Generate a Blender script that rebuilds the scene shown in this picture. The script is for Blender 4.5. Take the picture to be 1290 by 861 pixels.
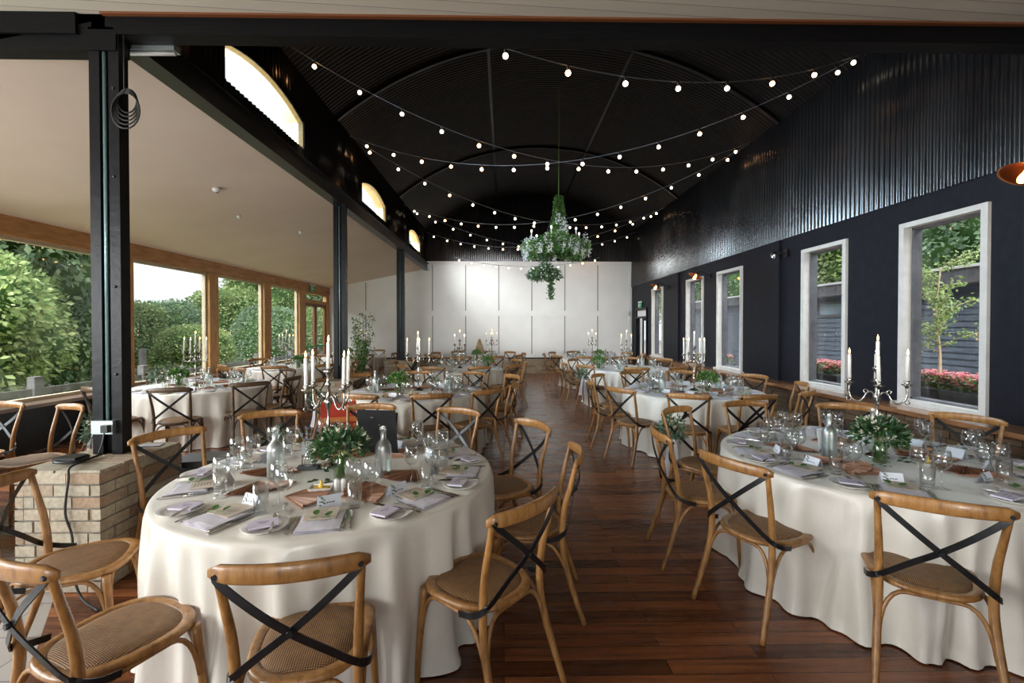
import bpy, math, random
from math import sin, cos, pi, radians, atan2, hypot, sqrt
from mathutils import Vector, Matrix

for _o in list(bpy.data.objects):
    bpy.data.objects.remove(_o)
SC = bpy.context.scene
COL = SC.collection
R_ = random.Random(7)
EYE = 1.62

# ------------------------------------------------------------------ camera
cd = bpy.data.cameras.new('camera')
cd.sensor_fit = 'HORIZONTAL'
cd.sensor_width = 36.0
cd.lens = 573.0 / 1290.0 * 36.0
cd.shift_y = -10.5 / 1290.0
cd.clip_start = 0.05
cd.clip_end = 300
cam = bpy.data.objects.new('camera', cd)
COL.objects.link(cam)
cam.location = (0, 0, EYE)
cam.rotation_euler = (radians(90 - 0.7), 0, radians(-1.0))
SC.camera = cam

# ------------------------------------------------------------------ view
SC.view_settings.view_transform = 'Standard'
SC.view_settings.look = 'None'
SC.view_settings.exposure = 0.0
SC.view_settings.gamma = 1.0
SC.view_settings.use_curve_mapping = False
cy = SC.cycles
cy.use_denoising = True
cy.max_bounces = 9
cy.diffuse_bounces = 4
cy.glossy_bounces = 4
cy.transmission_bounces = 4
cy.transparent_max_bounces = 32
cy.sample_clamp_indirect = 5.0
cy.caustics_reflective = False
cy.caustics_refractive = False

# ------------------------------------------------------------------ world, daylight and added area lamps
w = bpy.data.worlds.new('sky')
SC.world = w
w.use_nodes = True
nt = w.node_tree
bg = nt.nodes['Background']
tc = nt.nodes.new('ShaderNodeTexCoord')
nz = nt.nodes.new('ShaderNodeTexNoise')
nz.inputs['Scale'].default_value = 2.5
nz.inputs['Detail'].default_value = 5
cr = nt.nodes.new('ShaderNodeValToRGB')
cr.color_ramp.elements[0].position = 0.35
cr.color_ramp.elements[0].color = (0.72, 0.82, 0.95, 1)
cr.color_ramp.elements[1].position = 0.62
cr.color_ramp.elements[1].color = (0.93, 0.95, 1.0, 1)
nt.links.new(tc.outputs['Generated'], nz.inputs['Vector'])
nt.links.new(nz.outputs['Fac'], cr.inputs['Fac'])
nt.links.new(cr.outputs['Color'], bg.inputs['Color'])
WORLD = 1.5
bg.inputs['Strength'].default_value = WORLD


def sun(name, elev, azim, energy, ang, col=(1, 1, 1)):
    l = bpy.data.lights.new(name, 'SUN')
    l.energy = energy
    l.angle = radians(ang)
    l.color = col
    o = bpy.data.objects.new(name, l)
    COL.objects.link(o)
    # azim = compass the light comes FROM, degrees from +X towards +Y
    d = Vector((cos(radians(azim)) * cos(radians(elev)), sin(radians(azim)) * cos(radians(elev)), sin(radians(elev))))
    o.rotation_euler = d.to_track_quat('Z', 'Y').to_euler()
    return o


def area(name, loc, target, sx, sy, power, col=(1, 1, 1), spread=180):
    l = bpy.data.lights.new(name, 'AREA')
    l.shape = 'RECTANGLE'
    l.size = sx
    l.size_y = sy
    l.energy = power
    l.color = col
    l.spread = radians(spread)
    o = bpy.data.objects.new(name, l)
    COL.objects.link(o)
    o.location = loc
    d = Vector(target) - Vector(loc)
    o.rotation_euler = d.to_track_quat('-Z', 'Y').to_euler()
    return o


sun('hazy_sun', 52, 262, 5.0, 20, (1.0, 0.97, 0.9))
area('daylight_boost_left_near', (-6.75, 1.2, 1.9), (0.6, 3.6, 0.2), 7.0, 2.0, 430, (0.97, 0.98, 1.0), 130)  # unseen lamp added outside the glazing to light the front tables
area('daylight_boost_left', (-8.2, 9.0, 4.9), (-4.2, 9.0, 1.6), 15, 1.9, 1500, (0.97, 0.98, 1.0))  # added booster above the sight line, strengthens daylight through the left panes
area('daylight_boost_right', (6.3, 8.5, 4.6), (4.0, 8.5, 1.4), 12, 1.3, 520, (0.94, 0.97, 1.0))  # added booster lamp over the right windows, out of sight
area('daylight_boost_rear', (-1.0, -3.9, 1.9), (-0.6, 3, 1.3), 9.5, 2.3, 55, (1.0, 0.97, 0.93))  # added lamp standing in for daylight from behind the camera
for _k in range(3):
    area('daylight_boost_clerestory', (-3.35, 5.395 + 4.31 * _k, 4.62), ((3.5, 5.6, 3.4), (1.8, 9.8, 0.6), (0.8, 15.0, 0.5))[_k], 1.9, 0.75, (330, 300, 420)[_k], ((0.60, 0.80, 1.0), (0.72, 0.86, 1.0), (0.97, 0.98, 1.0))[_k], (110, 85, 110)[_k])  # lamps added outside the arches for wall streaks, tables and far wall
area('far_wall_fill', (0.4, -4.2, 1.9), (0.4, 16.1, 2.0), 8.5, 1.6, 75, (1.0, 0.99, 0.97), 24)  # narrow added beam, not sunlight, that brightens the far wall


# ------------------------------------------------------------------ node helpers
MAT = {}


def newmat(name, base=(0.5, 0.5, 0.5), rough=0.5, metal=0.0, spec=0.5, coat=0.0):
    m = bpy.data.materials.new(name)
    m.use_nodes = True
    b = m.node_tree.nodes['Principled BSDF']
    b.inputs['Base Color'].default_value = (*base, 1)
    b.inputs['Roughness'].default_value = rough
    b.inputs['Metallic'].default_value = metal
    b.inputs['Specular IOR Level'].default_value = spec
    b.inputs['Coat Weight'].default_value = coat
    MAT[name] = m
    return m, m.node_tree, b


def ramp(nt, fac, stops):
    r = nt.nodes.new('ShaderNodeValToRGB')
    e = r.color_ramp.elements
    while len(e) < len(stops):
        e.new(0.5)
    for i, (p, c) in enumerate(stops):
        e[i].position = p
        e[i].color = (*c, 1)
    nt.links.new(fac, r.inputs['Fac'])
    return r.outputs['Color']


def coords(nt, scale=(1, 1, 1), rot=(0, 0, 0), kind='Object'):
    t = nt.nodes.new('ShaderNodeTexCoord')
    mp = nt.nodes.new('ShaderNodeMapping')
    mp.inputs['Scale'].default_value = scale
    mp.inputs['Rotation'].default_value = rot
    nt.links.new(t.outputs[kind], mp.inputs['Vector'])
    return mp.outputs['Vector']


def noise(nt, vec, scale, detail=4, rough=0.55):
    n = nt.nodes.new('ShaderNodeTexNoise')
    n.inputs['Scale'].default_value = scale
    n.inputs['Detail'].default_value = detail
    n.inputs['Roughness'].default_value = rough
    nt.links.new(vec, n.inputs['Vector'])
    return n.outputs['Fac']


def bump(nt, b, h, strength=0.3, dist=0.01):
    n = nt.nodes.new('ShaderNodeBump')
    n.inputs['Strength'].default_value = strength
    n.inputs['Distance'].default_value = dist
    nt.links.new(h, n.inputs['Height'])
    nt.links.new(n.outputs['Normal'], b.inputs['Normal'])


def mixc(nt, fac, a, b_, mode='MIX'):
    m = nt.nodes.new('ShaderNodeMix')
    m.data_type = 'RGBA'
    m.blend_type = mode
    for sock, v in ((m.inputs[0], fac), (m.inputs[6], a), (m.inputs[7], b_)):
        if hasattr(v, 'links'):
            nt.links.new(v, sock)
        else:
            sock.default_value = v if isinstance(v, float) else (*v, 1)
    return m.outputs[2]


def noisy(name, c1, c2, rough=0.5, scale=6, stretch=(1, 1, 1), metal=0.0, spec=0.5, bstr=0.0, coat=0.0, detail=5, lo=0.35, hi=0.65):
    m, nt, b = newmat(name, c1, rough, metal, spec, coat)
    v = coords(nt, stretch)
    f = noise(nt, v, scale, detail)
    nt.links.new(ramp(nt, f, [(lo, c1), (hi, c2)]), b.inputs['Base Color'])
    if bstr:
        bump(nt, b, f, bstr)
    return m


def islandmat(name, stops, rough=0.5, spec=0.4, two=False, trans=0.0, bscale=0):
    m, nt, b = newmat(name, stops[0][1], rough, 0, spec)
    g = nt.nodes.new('ShaderNodeNewGeometry')
    c = ramp(nt, g.outputs['Random Per Island'], stops)
    nt.links.new(c, b.inputs['Base Color'])
    if trans:
        tr = nt.nodes.new('ShaderNodeBsdfTranslucent')
        nt.links.new(c, tr.inputs['Color'])
        mx = nt.nodes.new('ShaderNodeMixShader')
        mx.inputs[0].default_value = trans
        out = nt.nodes['Material Output']
        nt.links.new(b.outputs[0], mx.inputs[1])
        nt.links.new(tr.outputs[0], mx.inputs[2])
        nt.links.new(mx.outputs[0], out.inputs['Surface'])
    if bscale:
        v = coords(nt)
        f = noise(nt, v, bscale, 6)
        bump(nt, b, f, 0.6, 0.01)
        nt.links.new(mixc(nt, 0.35, c, ramp(nt, f, [(0.3, (0.12, 0.11, 0.1)), (0.7, (1, 1, 1))]), 'MULTIPLY'), b.inputs['Base Color'])
    return m


def emit(name, col, strength):
    m = bpy.data.materials.new(name)
    m.use_nodes = True
    nt = m.node_tree
    nt.nodes.clear()
    e = nt.nodes.new('ShaderNodeEmission')
    e.inputs[0].default_value = (*col, 1)
    e.inputs[1].default_value = strength
    o = nt.nodes.new('ShaderNodeOutputMaterial')
    nt.links.new(e.outputs[0], o.inputs[0])
    MAT[name] = m


def glassmat(name, tint=(1, 1, 1), gloss=1.0, ior=1.45, rough=0.0, minfac=0.0, gcol=(1, 1, 1)):
    m = bpy.data.materials.new(name)
    m.use_nodes = True
    nt = m.node_tree
    nt.nodes.clear()
    t = nt.nodes.new('ShaderNodeBsdfTransparent')
    t.inputs[0].default_value = (*tint, 1)
    g = nt.nodes.new('ShaderNodeBsdfGlossy')
    g.inputs['Roughness'].default_value = rough
    g.inputs['Color'].default_value = (*gcol, 1)
    # reflectance rises towards grazing view, the same from both faces of the thin glass
    f = nt.nodes.new('ShaderNodeLayerWeight')
    f.inputs['Blend'].default_value = 0.5
    pw = nt.nodes.new('ShaderNodeMath')
    pw.operation = 'POWER'
    pw.inputs[1].default_value = ior
    nt.links.new(f.outputs['Facing'], pw.inputs[0])
    mul = nt.nodes.new('ShaderNodeMath')
    mul.operation = 'MULTIPLY_ADD'
    mul.use_clamp = True
    mul.inputs[1].default_value = gloss
    mul.inputs[2].default_value = minfac
    nt.links.new(pw.outputs[0], mul.inputs[0])
    mx = nt.nodes.new('ShaderNodeMixShader')
    nt.links.new(mul.outputs[0], mx.inputs[0])
    nt.links.new(t.outputs[0], mx.inputs[1])
    nt.links.new(g.outputs[0], mx.inputs[2])
    o = nt.nodes.new('ShaderNodeOutputMaterial')
    nt.links.new(mx.outputs[0], o.inputs[0])
    MAT[name] = m


# ------------------------------------------------------------------ materials
def mk_materials():
    # floor planks: boards run across the room (X)
    m, nt, b = newmat('floor_wood', (0.1, 0.04, 0.02), 0.28, 0, 0.5, 0.0)
    v = coords(nt)
    br = nt.nodes.new('ShaderNodeTexBrick')
    br.offset = 0.37
    br.inputs['Scale'].default_value = 1.0
    br.inputs['Brick Width'].default_value = 1.25
    br.inputs['Row Height'].default_value = 0.095
    br.inputs['Mortar Size'].default_value = 0.0022
    br.inputs['Color1'].default_value = (0, 0, 0, 1)
    br.inputs['Color2'].default_value = (1, 1, 1, 1)
    br.inputs['Mortar'].default_value = (0.5, 0.5, 0.5, 1)
    nt.links.new(v, br.inputs['Vector'])
    g = noise(nt, coords(nt, (0.9, 14, 1)), 2.2, 6, 0.6)
    plank = ramp(nt, br.outputs['Color'], [(0.0, (0.075, 0.024, 0.009)), (0.5, (0.16, 0.054, 0.020)), (1.0, (0.29, 0.105, 0.038))])
    grain = ramp(nt, g, [(0.3, (0.45, 0.38, 0.35)), (0.62, (1.25, 1.2, 1.15))])
    c = mixc(nt, 1.0, plank, grain, 'MULTIPLY')
    c = mixc(nt, br.outputs['Fac'], c, (0.012, 0.006, 0.004))
    nt.links.new(c, b.inputs['Base Color'])
    nt.links.new(ramp(nt, g, [(0.3, (0.32, 0.32, 0.32)), (0.7, (0.20, 0.20, 0.20))]), b.inputs['Roughness'])
    bump(nt, b, br.outputs['Fac'], -0.25, 0.004)

    # oak of the chairs
    m, nt, b = newmat('chair_oak', (0.35, 0.19, 0.07), 0.36, 0, 0.5, 0.12)
    oi = nt.nodes.new('ShaderNodeObjectInfo')
    g = noise(nt, coords(nt, (9, 9, 2.5)), 4, 6, 0.65)
    c = ramp(nt, g, [(0.25, (0.11, 0.045, 0.013)), (0.45, (0.28, 0.130, 0.038)), (0.75, (0.46, 0.240, 0.080))])
    t2 = ramp(nt, oi.outputs['Random'], [(0, (0.82, 0.80, 0.78)), (1, (1.1, 1.1, 1.1))])
    nt.links.new(mixc(nt, 1.0, c, t2, 'MULTIPLY'), b.inputs['Base Color'])
    bump(nt, b, g, 0.08, 0.002)
    # weathered dark brown oak, darkened further by backlit shade in the colour
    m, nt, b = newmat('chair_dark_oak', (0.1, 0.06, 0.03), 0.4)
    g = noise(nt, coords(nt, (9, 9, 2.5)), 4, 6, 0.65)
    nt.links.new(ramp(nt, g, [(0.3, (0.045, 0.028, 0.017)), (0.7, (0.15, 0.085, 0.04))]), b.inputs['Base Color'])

    # woven cane
    m, nt, b = newmat('cane', (0.3, 0.17, 0.08), 0.55, 0, 0.35)
    v = coords(nt)
    w1 = nt.nodes.new('ShaderNodeTexWave')
    w1.bands_direction = 'X'
    w1.inputs['Scale'].default_value = 40
    w1.inputs['Distortion'].default_value = 0.6
    w2 = nt.nodes.new('ShaderNodeTexWave')
    w2.bands_direction = 'Y'
    w2.inputs['Scale'].default_value = 55
    w2.inputs['Distortion'].default_value = 0.6
    nt.links.new(v, w1.inputs['Vector'])
    nt.links.new(v, w2.inputs['Vector'])
    mm = nt.nodes.new('ShaderNodeMath')
    mm.operation = 'MULTIPLY'
    nt.links.new(w1.outputs['Fac'], mm.inputs[0])
    nt.links.new(w2.outputs['Fac'], mm.inputs[1])
    nn = noise(nt, v, 30, 3)
    c = ramp(nt, mm.outputs[0], [(0.0, (0.10, 0.046, 0.018)), (0.35, (0.32, 0.165, 0.068)), (1.0, (0.62, 0.38, 0.18))])
    nt.links.new(mixc(nt, 0.5, c, ramp(nt, nn, [(0.3, (0.5, 0.5, 0.5)), (0.7, (1.1, 1.1, 1.1))]), 'MULTIPLY'), b.inputs['Base Color'])
    bump(nt, b, mm.outputs[0], 0.6, 0.003)

    # satin cloth
    m, nt, b = newmat('satin_cloth', (0.78, 0.73, 0.65), 0.29, 0, 0.7)
    b.inputs['Sheen Weight'].default_value = 0.25
    v = coords(nt, (1, 1, 1))
    g = noise(nt, v, 3.0, 5, 0.6)
    nt.links.new(ramp(nt, g, [(0.3, (0.70, 0.65, 0.57)), (0.7, (0.80, 0.76, 0.68))]), b.inputs['Base Color'])
    bump(nt, b, noise(nt, v, 9.0, 4), 0.18, 0.02)

    noisy('black_metal', (0.006, 0.006, 0.007), (0.014, 0.0135, 0.014), 0.34, 30, spec=0.35)
    # glossy black corrugated sheet
    m, nt, b = newmat('black_sheet', (0.010, 0.010, 0.012), 0.27, 0.0, 0.5, 0.0)
    g = noise(nt, coords(nt, (1, 1, 0.4)), 2, 3)
    nt.links.new(ramp(nt, g, [(0.35, (0.007, 0.007, 0.008)), (0.7, (0.014, 0.013, 0.013))]), b.inputs['Base Color'])
    nt.links.new(ramp(nt, g, [(0.3, (0.17, 0.17, 0.17)), (0.7, (0.24, 0.24, 0.24))]), b.inputs['Roughness'])
    noisy('black_vault', (0.006, 0.0055, 0.0055), (0.012, 0.010, 0.0095), 0.45, 5, spec=0.2)
    noisy('black_paint', (0.0035, 0.0035, 0.004), (0.007, 0.0068, 0.008), 0.36, 18, spec=0.18, bstr=0.25)
    noisy('black_timber', (0.003, 0.003, 0.0035), (0.006, 0.0055, 0.006), 0.5, 5, (1, 20, 20), spec=0.12, bstr=0.3)
    noisy('navy_wall', (0.0075, 0.008, 0.0125), (0.0115, 0.012, 0.018), 0.55, 9, spec=0.2, bstr=0.1)
    noisy('white_plaster', (0.76, 0.63, 0.54), (0.80, 0.675, 0.58), 0.8, 1.3, spec=0.2)
    noisy('white_panel', (0.82, 0.815, 0.80), (0.86, 0.855, 0.84), 0.55, 2, spec=0.3)
    noisy('white_trim', (0.62, 0.59, 0.55), (0.70, 0.67, 0.63), 0.4, 8, spec=0.4)
    # tongue and groove boards over the camera (run across)
    m, nt, b = newmat('groove_boards', (0.6, 0.56, 0.48), 0.5)
    v = coords(nt, (1, 1, 1), (0, 0, radians(-4)))
    w1 = nt.nodes.new('ShaderNodeTexWave')
    w1.bands_direction = 'Y'
    w1.wave_profile = 'SAW'
    w1.inputs['Scale'].default_value = pi / 10 / 0.1
    nt.links.new(v, w1.inputs['Vector'])
    nt.links.new(ramp(nt, w1.outputs['Fac'], [(0.0, (0.10, 0.085, 0.07)), (0.07, (0.60, 0.54, 0.45)), (1.0, (0.64, 0.58, 0.49))]), b.inputs['Base Color'])

    # timber window posts
    noisy('pine', (0.38, 0.19, 0.060), (0.66, 0.37, 0.135), 0.42, 3.0, (5, 5, 1.2), spec=0.4, lo=0.3, hi=0.7)
    noisy('pine_beam', (0.32, 0.145, 0.046), (0.56, 0.29, 0.105), 0.42, 3.0, (5, 1.0, 5), spec=0.4, lo=0.3, hi=0.7)
    noisy('pale_frame', (0.52, 0.44, 0.30), (0.60, 0.52, 0.38), 0.5, 8)
    noisy('clerestory_wood', (0.50, 0.36, 0.17), (0.62, 0.47, 0.25), 0.55, 6, (1, 4, 4))
    noisy('ledge_wood', (0.20, 0.085, 0.035), (0.36, 0.165, 0.07), 0.24, 3.0, (9, 1.0, 1), spec=0.6, coat=0.3)
    noisy('dark_ledge', (0.07, 0.04, 0.025), (0.16, 0.09, 0.05), 0.35, 3.0, (9, 1.0, 1), spec=0.5)
    islandmat('pale_brick', [(0, (0.42, 0.33, 0.24)), (0.3, (0.52, 0.45, 0.34)), (0.6, (0.46, 0.41, 0.32)), (0.85, (0.38, 0.25, 0.16)), (1, (0.58, 0.52, 0.41))], 0.85, 0.2, bscale=35)
    islandmat('brown_brick', [(0, (0.11, 0.060, 0.032)), (0.4, (0.16, 0.095, 0.052)), (0.8, (0.09, 0.055, 0.035)), (1, (0.2, 0.12, 0.07))], 0.8, 0.25, bscale=30)
    noisy('mortar', (0.17, 0.15, 0.125), (0.26, 0.24, 0.205), 0.9, 20, spec=0.1, bstr=0.5)
    noisy('dark_mortar', (0.04, 0.03, 0.022), (0.07, 0.055, 0.04), 0.9, 20, spec=0.1)
    m, nt, b = newmat('grey_tile', (0.36, 0.34, 0.32), 0.4)
    br = nt.nodes.new('ShaderNodeTexBrick')
    br.offset = 0.5
    br.inputs['Scale'].default_value = 1.0
    br.inputs['Brick Width'].default_value = 0.6
    br.inputs['Row Height'].default_value = 0.3
    br.inputs['Mortar Size'].default_value = 0.004
    br.inputs['Color1'].default_value = (0.30, 0.27, 0.245, 1)
    br.inputs['Color2'].default_value = (0.42, 0.385, 0.35, 1)
    br.inputs['Mortar'].default_value = (0.16, 0.15, 0.14, 1)
    nt.links.new(coords(nt), br.inputs['Vector'])
    nt.links.new(br.outputs['Color'], b.inputs['Base Color'])

    # tableware
    newmat('china', (0.78, 0.76, 0.72), 0.22)
    newmat('steel', (0.62, 0.60, 0.57), 0.2, 1.0)
    noisy('aged_silver', (0.30, 0.28, 0.25), (0.58, 0.55, 0.50), 0.24, 40, metal=1.0)
    newmat('candle_wax', (0.82, 0.79, 0.74), 0.45)
    MAT['candle_wax'].node_tree.nodes['Principled BSDF'].inputs['Subsurface Weight'].default_value = 0.0
    emit('flame', (1.0, 0.62, 0.24), 14)
    emit('bulb_glow', (1.0, 0.80, 0.52), 13)
    nt = MAT['bulb_glow'].node_tree
    oi = nt.nodes.new('ShaderNodeObjectInfo')
    cc = ramp(nt, oi.outputs['Random'], [(0.0, (1.0, 0.86, 0.66)), (0.74, (1.0, 0.80, 0.55)), (0.80, (1.0, 0.50, 0.20)), (1.0, (1.0, 0.45, 0.18))])
    ss = nt.nodes.new('ShaderNodeMath')
    ss.operation = 'MULTIPLY_ADD'
    gt = nt.nodes.new('ShaderNodeMath')
    gt.operation = 'GREATER_THAN'
    gt.inputs[1].default_value = 0.77
    nt.links.new(oi.outputs['Random'], gt.inputs[0])
    nt.links.new(gt.outputs[0], ss.inputs[0])
    ss.inputs[1].default_value = 16
    ss.inputs[2].default_value = 8
    e = [n for n in nt.nodes if n.type == 'EMISSION'][0]
    nt.links.new(cc, e.inputs[0])
    nt.links.new(ss.outputs[0], e.inputs[1])
    emit('lamp_glow', (1.0, 0.42, 0.12), 22)
    noisy('napkin_cloth', (0.66, 0.63, 0.70), (0.74, 0.71, 0.77), 0.75, 20, bstr=0.2)
    noisy('cream_paper', (0.62, 0.52, 0.42), (0.70, 0.61, 0.50), 0.7, 25)
    noisy('lilac_card', (0.60, 0.55, 0.66), (0.66, 0.61, 0.71), 0.6, 20)
    noisy('white_card', (0.72, 0.75, 0.83), (0.78, 0.80, 0.87), 0.6, 20)
    newmat('ink', (0.06, 0.06, 0.10), 0.6)
    islandmat('fan_wood', [(0, (0.22, 0.10, 0.055)), (0.5, (0.38, 0.19, 0.11)), (1, (0.56, 0.31, 0.19))], 0.5)
    newmat('butter', (0.80, 0.56, 0.10), 0.45)
    newmat('slate', (0.09, 0.09, 0.095), 0.6)
    noisy('black_board', (0.010, 0.010, 0.012), (0.02, 0.02, 0.022), 0.3, 12)
    glassmat('glass_clear', (0.97, 0.98, 0.98), 0.85, 2.6, 0.0, 0.06)
    glassmat('glass_frost', (0.72, 0.79, 0.77), 0.6, 1.6, 0.35, 0.22)
    glassmat('glass_green', (0.72, 0.80, 0.66), 0.7, 3.0, 0.05, 0.06)
    glassmat('window_glass', (0.97, 0.985, 0.98), 0.35, 4.0, 0.0, 0.03)
    # liquids
    newmat('porcelain_shaker', (0.75, 0.73, 0.70), 0.2)
    # plants
    islandmat('leaf_dark', [(0, (0.020, 0.055, 0.022)), (0.5, (0.040, 0.105, 0.035)), (0.85, (0.075, 0.16, 0.05)), (1, (0.20, 0.27, 0.12))], 0.42, 0.5, trans=0.2)
    islandmat('leaf_vivid', [(0, (0.03, 0.10, 0.02)), (0.5, (0.07, 0.19, 0.04)), (0.8, (0.15, 0.30, 0.07)), (1, (0.34, 0.44, 0.16))], 0.45, 0.4, trans=0.25)
    islandmat('leaf_sage', [(0, (0.05, 0.11, 0.07)), (0.5, (0.10, 0.18, 0.11)), (1, (0.20, 0.28, 0.18))], 0.5, 0.4, trans=0.2)
    islandmat('tree_leaf', [(0, (0.12, 0.20, 0.07)), (0.35, (0.23, 0.33, 0.12)), (0.7, (0.37, 0.47, 0.19)), (1, (0.56, 0.64, 0.33))], 0.6, 0.25, trans=0.35)
    islandmat('tree_leaf_blue', [(0, (0.11, 0.19, 0.12)), (0.5, (0.22, 0.34, 0.20)), (1, (0.42, 0.53, 0.33))], 0.6, 0.25, trans=0.3)
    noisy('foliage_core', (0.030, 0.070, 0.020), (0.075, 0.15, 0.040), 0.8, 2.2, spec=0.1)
    islandmat('petal_white', [(0, (0.70, 0.70, 0.74)), (1, (0.90, 0.90, 0.92))], 0.6, 0.2, trans=0.2)
    islandmat('petal_pink', [(0, (0.75, 0.16, 0.22)), (0.35, (0.85, 0.35, 0.42)), (0.65, (0.85, 0.60, 0.62)), (0.85, (0.75, 0.08, 0.05)), (1, (0.85, 0.80, 0.78))], 0.6, 0.2, trans=0.2)
    islandmat('petal_cream', [(0, (0.50, 0.50, 0.36)), (1, (0.72, 0.70, 0.58))], 0.6, 0.2)
    newmat('lavender', (0.24, 0.22, 0.34), 0.7)
    newmat('stem_green', (0.16, 0.26, 0.06), 0.5)
    noisy('bark', (0.10, 0.075, 0.05), (0.20, 0.16, 0.11), 0.8, 12)
    noisy('pale_bark', (0.42, 0.33, 0.22), (0.55, 0.45, 0.32), 0.8, 12)
    noisy('grass', (0.13, 0.17, 0.07), (0.28, 0.32, 0.15), 0.9, 4, spec=0.1)
    noisy('fence_grey', (0.09, 0.09, 0.10), (0.16, 0.155, 0.165), 0.7, 6)
    noisy('paving', (0.28, 0.26, 0.24), (0.38, 0.36, 0.33), 0.8, 5)
    noisy('cladding', (0.085, 0.105, 0.145), (0.14, 0.165, 0.21), 0.45, 3, (1, 1, 8))
    noisy('zinc', (0.10, 0.105, 0.12), (0.17, 0.175, 0.19), 0.42, 7, metal=0.6)
    newmat('roof_white', (0.70, 0.70, 0.70), 0.6)
    newmat('courtyard_glass', (0.30, 0.36, 0.42), 0.08, 0.6)
    # small things
    m, nt, b = newmat('copper', (0.72, 0.26, 0.10), 0.28, 1.0)
    newmat('exit_green', (0.02, 0.36, 0.12), 0.4)
    newmat('white_plastic', (0.75, 0.74, 0.72), 0.35)
    newmat('galvanised', (0.42, 0.47, 0.47), 0.4, 0.8)
    newmat('brace_shine', (0.16, 0.17, 0.18), 0.33, 0.9)  # window reflection on black braces, put into a lighter metal colour
    newmat('conduit_teal', (0.16, 0.26, 0.26), 0.35, 0.3)
    newmat('red_canvas', (0.42, 0.030, 0.012), 0.7)
    newmat('orange_wood', (0.62, 0.19, 0.04), 0.4)
    newmat('cable_black', (0.010, 0.010, 0.010), 0.5)
    newmat('cord_grey', (0.14, 0.15, 0.17), 0.4)
    newmat('tulle', (0.62, 0.60, 0.66), 0.7)
    islandmat('pastry', [(0, (0.34, 0.22, 0.11)), (1, (0.55, 0.42, 0.27))], 0.6)
    newmat('skin_brown_door', (0.20, 0.065, 0.022), 0.4)
    newmat('panel_joint', (0.30, 0.30, 0.30), 0.7)
    newmat('threshold', (0.55, 0.53, 0.5), 0.4)


mk_materials()


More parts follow.
